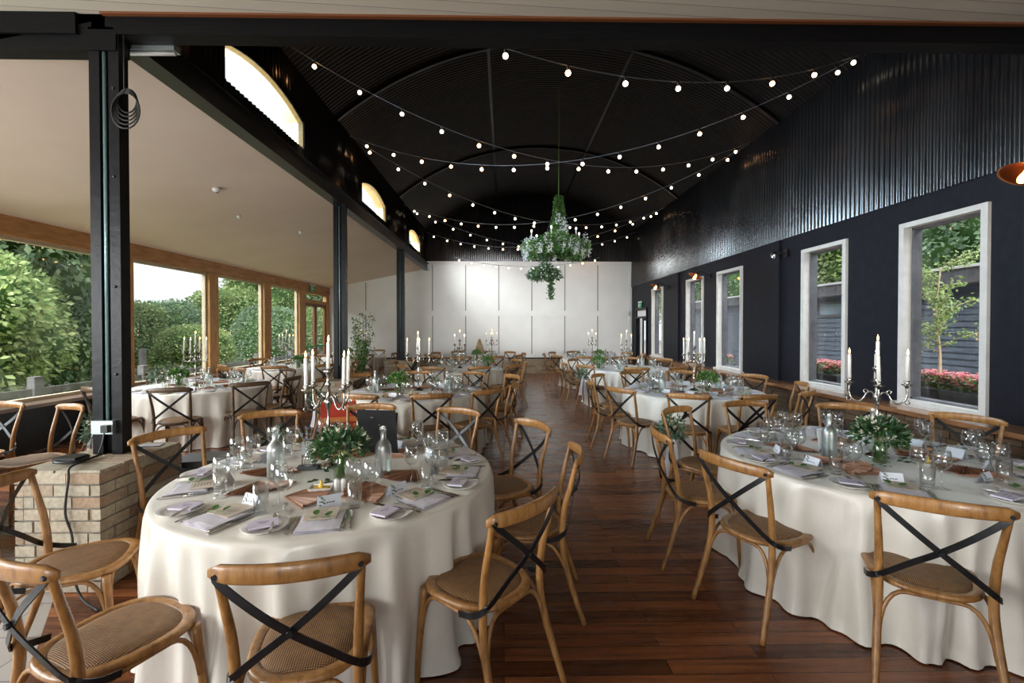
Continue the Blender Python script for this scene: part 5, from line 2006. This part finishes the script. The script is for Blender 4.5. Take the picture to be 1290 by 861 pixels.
# cake on the far table
t = thing('wedding_cake', 'cone shaped stacked cake on the far left table against the white wall', 'cake', (-.70, 12.95, ZT + 0.002))
mb = MB()
mb.lathe([(0.001, 0), (0.09, 0), (0.03, 0.02), (0.025, 0.10), (0.17, 0.12), (0.175, 0.13), (0.001, 0.13)], 24)
mb.build('cake_stand', 'china', t)
mb = MB()
rnd = random.Random(8)
for L in range(12):
    r = 0.135 * (1 - L / 12.5)
    n = max(3, int(2 * pi * r / 0.042))
    for k in range(n):
        a = 2 * pi * k / n + L * 0.4
        mb.ball((r * cos(a), r * sin(a), 0.152 + 0.034 * L), 0.023, 7, 5)
mb.build('choux_buns', 'pastry', t)
mb = MB()
for k in range(40):
    a = rnd.uniform(0, 2 * pi)
    mb.leaf((0.14 * cos(a), 0.14 * sin(a), 0.14), (cos(a), sin(a), rnd.uniform(-0.5, 0.6)), rvec(rnd), 0.06, 0.03)
mb.build('foliage_trim', 'leaf_dark', t)

# chair-back garlands
def garland(name_label, x, y, z, seed, R=0.13):
    rnd = random.Random(seed)
    t = thing('chair_garland', name_label, 'garland', (x, y, z))
    mb = MB()
    for _ in range(230):
        d = rvec(rnd)
        q = rnd.uniform(0.3, 1)
        p = Vector((d.x * R * 1.0 * q, d.y * R * 0.55 * q, d.z * R * 1.1 * q - 0.02))
        L = rnd.uniform(0.03, 0.055)
        mb.leaf(p, d + rvec(rnd) * 0.8, rvec(rnd), L, L * 0.55, 0.15)
    mb.build('foliage', 'leaf_sage', t)
    mb = MB()
    for k in range(12):
        mb.leaf(Vector((rnd.uniform(-.09, .09), rnd.uniform(-.05, .05), rnd.uniform(-.05, .1))), rvec(rnd), rvec(rnd), 0.035, 0.03)
    mb.build('buds', 'petal_cream', t)
    mb = MB()
    for k in range(9):
        mb.tube(bez((rnd.uniform(-.01, .01), 0, -0.06), (rnd.uniform(-.02, .02), 0, -0.18), (rnd.uniform(-.05, .05), rnd.uniform(-.03, .03), -0.30), 4), 0.002, 4)
    mb.build('stems', 'stem_green', t)
    mb = MB()
    for s in (-1, 1):
        mb.strap(spline([(0, -0.01, -0.05), (s * 0.025, -0.03, -0.16), (s * 0.04, -0.02, -0.30), (s * 0.06, -0.03, -0.42)], 4), [0.02 + 0.045 * i / 12 for i in range(13)], 0.002, (1, 0.3 * s, 0))
    mb.build('ribbon', 'tulle', t)


garland('leafy garland with ribbon tied to the second chair left of the front right table', 1.47, 3.96, 0.74, 1)
garland('leafy garland with white ribbon tied to a chair of the third table on the right', 1.50, 8.62, 0.76, 2)
garland('leafy garland hanging behind the far left chair of the front left table', -1.98, 4.02, 0.62, 3, 0.15)
garland('leafy garland tied to the chair left of the nearest black post', -3.86, 4.34, 0.68, 4, 0.15)
garland('leafy garland on the back of a chair at the left of the second left table', -2.60, 6.36, 0.66, 5)
garland('leafy garland on the chair at the left end of the nearest table by the glazing', -5.55, 7.35, 0.84, 6, 0.14)

# red child's chair
t = thing('high_chair', 'red canvas child seat with orange wooden legs behind the front left table', 'high chair', (-1.72, 4.75, 0), radians(20))
for s in (-1, 1):
    for q in (-1, 1):
        mb = MB()
        mb.strap([(s * 0.17, q * 0.22, 0), (s * 0.15, -q * 0.05 * 0 + q * 0.05, 0.86)], 0.035, 0.022, (1, 0, 0))
        mb.build('leg', 'orange_wood', t)
mb = MB()
mb.box(-0.17, 0.17, -0.105, -0.095, 0.45, 0.86).box(-0.17, 0.17, -0.10, 0.12, 0.44, 0.455).box(-0.155, -0.145, -0.1, 0.12, 0.44, 0.66).box(0.145, 0.155, -0.1, 0.12, 0.44, 0.66)
mb.build('canvas_seat', 'red_canvas', t)
mb = MB()
mb.box(-0.18, 0.18, -0.13, -0.11, 0.66, 0.71)
mb.build('crossbar', 'orange_wood', t)

# loudspeaker cabinet on the floor
t = thing('floor_speaker', 'black speaker cabinet on the floor right of the brick pier', 'speaker', (-2.42, 3.70, 0), radians(12))
mb = MB()
b0 = [(-.19, -.17), (.19, -.17), (.19, .17), (-.19, .17)]
mb.add([(x, y, 0) for x, y in b0] + [(x, y, 0.54) for x, y in b0] + [(x * .88, y * .85, 0.58) for x, y in b0], [(0, 3, 2, 1)] + [(a, (a + 1) % 4, (a + 1) % 4 + 4, a + 4) for a in range(4)] + [(a + 4, (a + 1) % 4 + 4, (a + 1) % 4 + 8, a + 8) for a in range(4)] + [(8, 9, 10, 11)])
mb.build('cabinet', 'black_board', t)
mb = MB()
mb.box(-.16, .16, -.178, -.17, 0.05, 0.5)
mb.build('grille', 'black_metal', t)
# phone on the pier
mb = MB()
mb.box(-.07, .07, -.035, .035, 0, .008, 0).box(-.065, .065, -.03, .03, .008, .0095, 1)
o = mb.build('mobile_phone', ['black_board', 'white_card'], None, (-2.47, 3.22, 0.790))
o.rotation_euler = (0, 0, 0.2)
tag(o, 'phone lying on the brick pier behind the nearest post', 'phone')

# tall leafy plant beside the second post
t = thing('potted_plant', 'tall airy leafy plant beside the second black post', 'plant', (-3.35, 10.6, 0))
mb = MB()
mb.lathe([(0.001, 0), (0.15, 0), (0.19, 0.32), (0.20, 0.34), (0.17, 0.34), (0.165, 0.30), (0.001, 0.30)], 20)
mb.build('pot', 'zinc', t)
rnd = random.Random(14)
st, lf, pw = MB(), MB(), MB()
for k in range(22):
    a = rnd.uniform(0, 2 * pi)
    tip = Vector((0.38 * cos(a) * rnd.random(), 0.38 * sin(a) * rnd.random(), rnd.uniform(1.0, 1.95)))
    pts = bez((0.05 * cos(a), 0.05 * sin(a), 0.3), (0.1 * cos(a), 0.1 * sin(a), 0.9), tip, 9)
    st.tube(pts, 0.004, 4)
    for p in pts[3:]:
        for _ in range(7):
            lf.leaf(p + rvec(rnd) * 0.05, rvec(rnd), rvec(rnd), 0.06, 0.032)
        if rnd.random() < 0.5:
            pw.leaf(p + rvec(rnd) * 0.06, rvec(rnd), rvec(rnd), 0.03, 0.025)
st.build('stems', 'stem_green', t)
lf.build('foliage', 'leaf_vivid', t)
pw.build('blossom', 'petal_white', t)

# =================================================================== FESTOON LIGHTS
bulb_mb = MB()
bulb_mb.ball((0, 0, -0.070), 0.026, 12, 8)
_b = bulb_mb.build('bulb', 'bulb_glow')
BULB_ME = _b.data
bpy.data.objects.remove(_b)
_s = MB().tube([(0, 0, 0.004), (0, 0, -0.047)], 0.013, 7).build('socket', 'cable_black')
SOCK_ME = _s.data
bpy.data.objects.remove(_s)


def festoon(p0, p1, sag, label, spacing=0.5, skip=0.35):
    p0, p1 = Vector(p0), Vector(p1)
    t = thing('festoon_lights', label, 'string lights', p0, 0, 'festoon lights under the vault')
    L = (p1 - p0).length
    n = 40
    pos = lambda u: (p1 - p0) * u + Vector((0, 0, -4 * sag * u * (1 - u)))
    mb = MB()
    mb.tube([pos(i / n) for i in range(n + 1)], 0.0055, 5)
    mb.build('cable', 'cord_grey', t)
    m = int((L - 2 * skip) / spacing)
    for k in range(m + 1):
        u = (skip + k * (L - 2 * skip) / m) / L
        b = bpy.data.objects.new('bulb', BULB_ME)
        COL.objects.link(b)
        b.parent = t
        b.location = pos(u)
        s = bpy.data.objects.new('socket', SOCK_ME)
        COL.objects.link(s)
        s.parent = b


festoon((XL + .03, 3.35, 5.02), (XR - .05, 5.5, 5.02), 0.92, 'nearest string of glowing bulbs, dipping in front of the header', 0.58)
festoon((XL + .03, 5.65, 5.12), (XR - .05, 8.30, 5.02), 0.92, 'string of bulbs falling from the upper left and rising to the middle right')
festoon((XL + .03, 8.05, 4.98), (XR - .05, 5.55, 5.05), 0.92, 'string of bulbs rising to the upper right above the big windows')
festoon((XL + .03, 8.05, 4.98), (XR - .05, 12.75, 5.0), 0.95, 'string of bulbs from the second left anchor down to the far right')
festoon((XL + .03, 12.4, 4.95), (XR - .05, 8.35, 5.0), 0.95, 'string of bulbs from the far left anchor up to the second right anchor')
festoon((XL + .03, 12.4, 4.95), (XR - .05, 15.6, 4.9), 0.8, 'string of bulbs near the far wall, its low end on the left')
festoon((XL + .03, 15.6, 4.9), (XR - .05, 12.8, 5.0), 0.8, 'string of bulbs near the far wall, its low end on the right')
festoon((-1.7, 15.75, 4.05), (3.3, 15.75, 4.05), 0.32, 'string of bulbs stretched level before the top of the white wall', 0.4, 0.15)

# =================================================================== FLORAL CHANDELIER
t = thing('floral_chandelier', 'hanging chandelier ring smothered in green foliage and white flowers', 'chandelier', (1.02, 9.0, 3.22))
mb = MB()
zc = CZ + sqrt(RV * RV - (1.02 - CX) ** 2) - 3.22 - 0.03
mb.tube([(0.06, 0, 0.2), (0.06, 0, zc)], 0.007, 6)
mb.build('hanging_cord', 'stem_green', t)
mb = MB()
mb.tube([(0.55 * cos(a), 0.55 * sin(a), 0) for a in [2 * pi * k / 40 for k in range(41)]], 0.012, 6)
for k in range(3):
    a = 2 * pi * k / 3
    mb.tube([(0.55 * cos(a), 0.55 * sin(a), 0), (0.06, 0, 0.95)], 0.006, 5)
mb.build('iron_ring', 'black_metal', t)
rnd = random.Random(31)
lf, wf = MB(), MB()
# upper rope of leaves, widening down
for _ in range(1900):
    u = rnd.random()
    z = 1.02 - u * 0.82
    r = (0.07 + 0.12 * u ** 1.3) * sqrt(rnd.random())
    a = rnd.uniform(0, 2 * pi)
    p = Vector((0.06 + r * cos(a), r * sin(a), z))
    lf.leaf(p, Vector((cos(a), sin(a), -1.1)) + rvec(rnd) * 0.5, rvec(rnd), 0.055, 0.03)
# ring
for _ in range(2600):
    a = rnd.uniform(0, 2 * pi)
    q = rvec(rnd)
    p = Vector(((0.52 + 0.14 * q.x) * cos(a), (0.52 + 0.14 * q.x) * sin(a), -0.02 + q.z * (0.15 + 0.05 * sin(3 * a))))
    lf.leaf(p, rvec(rnd) + Vector((cos(a), sin(a), -0.1)), rvec(rnd), rnd.uniform(0.05, 0.09), 0.035)
for k in range(5):
    a0 = rnd.uniform(0, 2 * pi)
    for _ in range(160):
        u = rnd.random()
        p = Vector((0.06 + 0.46 * u * cos(a0), 0.46 * u * sin(a0), 0.30 * (1 - u) ** 1.5 + 0.02)) + rvec(rnd) * 0.05
        lf.leaf(p, rvec(rnd), rvec(rnd), 0.07, 0.035)
lf.build('foliage', 'leaf_vivid', t)
for k in range(64):
    a = rnd.uniform(0, 2 * pi)
    c = Vector((0.62 * cos(a), 0.62 * sin(a), rnd.uniform(-0.05, 0.14))) + rvec(rnd) * 0.06
    for _ in range(34):
        u = rnd.random()
        wf.leaf(c + Vector((0, 0, -0.20 * u)) + rvec(rnd) * 0.035 * (1.1 - u), rvec(rnd), rvec(rnd), 0.034, 0.026)
for k in range(5):
    c = Vector((0.02 + rnd.uniform(-0.08, 0.10), -0.17 - 0.02 * k, 0.62 - 0.1 * k))
    for _ in range(36):
        u = rnd.random()
        wf.leaf(c + Vector((0.02 * k, 0, -0.2 * u)) + rvec(rnd) * 0.045, rvec(rnd), rvec(rnd), 0.038, 0.028)
wf.build('blossom', 'petal_white', t)
# lower ball of foliage
l2 = MB()
for _ in range(1500):
    d = rvec(rnd)
    q = rnd.uniform(0.5, 1)
    p = Vector((-0.24 + 0.36 * d.x * q, -0.1 + 0.30 * d.y * q, -0.50 + 0.17 * d.z * q - 0.22 * abs(d.x) * 0.3))
    if rnd.random() < 0.18:
        p = Vector((-0.10 + rnd.gauss(0, 0.022), -0.1 + rnd.gauss(0, .02), -0.55 - rnd.uniform(0, 0.48)))
    if rnd.random() < 0.12:
        p = Vector((-0.22 + rnd.gauss(0, 0.05), -0.1 + rnd.gauss(0, .05), -0.40 + rnd.uniform(0, 0.38)))
    l2.leaf(p, rvec(rnd) + Vector((0, 0, -.4)), rvec(rnd), rnd.uniform(0.05, 0.08), 0.032)
l2.build('trailing_foliage', 'leaf_dark', t)
w2 = MB()
for _ in range(150):
    d = rvec(rnd)
    w2.leaf(Vector((-0.24 + 0.36 * d.x, -0.1 + 0.3 * d.y, -0.50 + 0.17 * d.z)), rvec(rnd), rvec(rnd), 0.035, 0.024)
w2.build('trailing_blossom', 'petal_white', t)
for k in range(6):
    a = 2 * pi * k / 6 + 0.25
    mb = MB()
    mb.tube([(0.50 * cos(a), 0.50 * sin(a), 0.1), (0.50 * cos(a), 0.50 * sin(a), 0.26)], 0.012, 7)
    c_ = mb.build('candle_sleeve', 'candle_wax', t)
    mb = MB()
    mb.ball((0.50 * cos(a), 0.50 * sin(a), 0.285), 0.017, 8, 6, 1.5)
    mb.build('candle_bulb', 'bulb_glow', c_)


# =================================================================== WALL LAMPS
def wall_lamp(y, z, label, lit=True):
    t = thing('wall_lamp', label, 'wall lamp', (XR - 0.02, y, z), 0, 'lamps on the navy wall')
    mb = MB()
    mb.lathe([(0.001, 0), (0.05, 0), (0.05, 0.02), (0.001, 0.02)], 14)
    M = Matrix.Rotation(radians(-90), 3, 'Y')
    mb.v = [tuple(M @ Vector(v)) for v in mb.v]
    mb.tube(spline([(-0.02, 0, 0), (-0.12, 0, 0.06), (-0.24, 0, 0.09), (-0.30, 0, 0.05)], 4), 0.010, 7)
    mb.build('bracket', 'black_metal', t)
    M = Matrix.Rotation(radians(28), 3, 'Y')
    c = Vector((-0.31, 0, 0.03))
    mb = MB()
    mb.lathe([(0.02, 0.035), (0.035, 0.03), (0.06, 0.012), (0.15, -0.035), (0.165, -0.045), (0.162, -0.048), (0.147, -0.040), (0.058, 0.006), (0.03, 0.022), (0.001, 0.026)], 26)
    mb.v = [tuple(M @ Vector(v) + c) for v in mb.v]
    mb.build('shade', 'copper' if lit else 'black_metal', t)
    mb = MB()
    mb.lathe([(0.001, 0.02), (0.014, 0.01), (0.016, -0.03), (0.026, -0.06), (0.03, -0.09), (0.022, -0.115), (0.001, -0.125)], 12)
    mb.v = [tuple(M @ Vector(v) + c) for v in mb.v]
    mb.build('bulb', 'lamp_glow' if lit else 'glass_frost', t)


wall_lamp(3.62, 2.87, 'glowing copper wall lamp at the right edge of the picture')
wall_lamp(9.95, 2.76, 'glowing copper wall lamp between the second pair of windows')
wall_lamp(12.55, 2.76, 'glowing copper wall lamp left of the third window pair, farthest one')
t = thing('wall_spotlight', 'small unlit spotlight on the navy wall beside the middle pilaster', 'spotlight', (XR - 0.06, 7.25, 2.80))
mb = MB()
mb.tube([(0.05, 0, 0.02), (-0.10, 0, 0.02)], 0.012, 7).box(0.02, 0.05, -0.05, 0.05, -0.04, 0.08)
mb.build('bracket', 'black_metal', t)
mb = MB()
M = Matrix.Rotation(radians(-115), 3, 'Y')
mb.lathe([(0.001, -0.06), (0.03, -0.05), (0.05, 0.03), (0.055, 0.06), (0.05, 0.06), (0.045, 0.03), (0.001, 0.0)], 16)
mb.v = [tuple(M @ Vector(v) + Vector((-0.13, 0, 0.0))) for v in mb.v]
mb.build('lamp_head', 'steel', t)

# exit signs
for (loc, rz, wd) in (((XG + 0.06, 14.6, 2.86), pi / 2, 'green running man exit sign over the glazed side door on the left'), ((XR - 0.06, 15.0, 2.36), -pi / 2, 'green running man exit sign over the doorway in the far right corner')):
    t = thing('exit_sign', wd, 'exit sign', loc, rz)
    mb = MB()
    mb.box(-0.17, 0.17, -0.015, 0.015, -0.085, 0.085)
    mb.build('sign_panel', 'exit_green', t)
    mb = MB()
    for s in (-1,):
        y = s * 0.017
        q = lambda pts: mb.add([(x, y, z) for x, z in pts], [tuple(range(len(pts)))])
        q([(-0.13, -0.06), (-0.06, -0.06), (-0.06, 0.06), (-0.13, 0.06)])
        q([(0.02, 0.03), (0.05, 0.03), (0.05, 0.06), (0.02, 0.06)])
        q([(-0.02, 0.025), (0.03, 0.025), (0.02, -0.015), (-0.03, -0.015)])
        q([(-0.03, -0.015), (-0.01, -0.015), (-0.03, -0.06), (-0.05, -0.06)])
        q([(0.0, -0.015), (0.02, -0.015), (0.05, -0.05), (0.03, -0.055)])
        q([(0.09, -0.01), (0.15, -0.01), (0.15, 0.01), (0.09, 0.01)])
    mb.build('pictogram', 'white_plastic', t)
    mb = MB()
    mb.box(-0.18, 0.18, -0.012, 0.02, 0.085, 0.13)
    mb.build('sign_housing', 'white_plastic', t)

# smoke detectors and sensors on the sloping ceiling
def slope_z(x):
    return 3.70 - (XL - x) * 0.2135


for (x, y, r, wd) in ((-3.83, 6.15, 0.05, 'white smoke detector on the sloping ceiling, nearest'), (-4.2, 7.3, 0.03, 'tiny ceiling fitting behind the smoke detector'), (-3.9, 8.8, 0.03, 'tiny ceiling fitting halfway along the sloping ceiling'), (-3.85, 10.6, 0.03, 'tiny ceiling fitting farthest along the sloping ceiling')):
    t = thing('smoke_detector', wd, 'detector', (x, y, slope_z(x) - 0.001))
    mb = MB()
    mb.lathe([(0.001, -0.04), (r * 0.6, -0.04), (r * 0.8, -0.025), (r, -0.02), (r, 0.012), (0.001, 0.012)], 16)
    mb.build('detector_body', 'white_plastic', t)
    if r > 0.04:
        mb = MB()
        mb.lathe([(0.001, -0.055), (0.02, -0.05), (0.028, -0.038)], 12)
        mb.build('sensor_cap', 'galvanised', t)
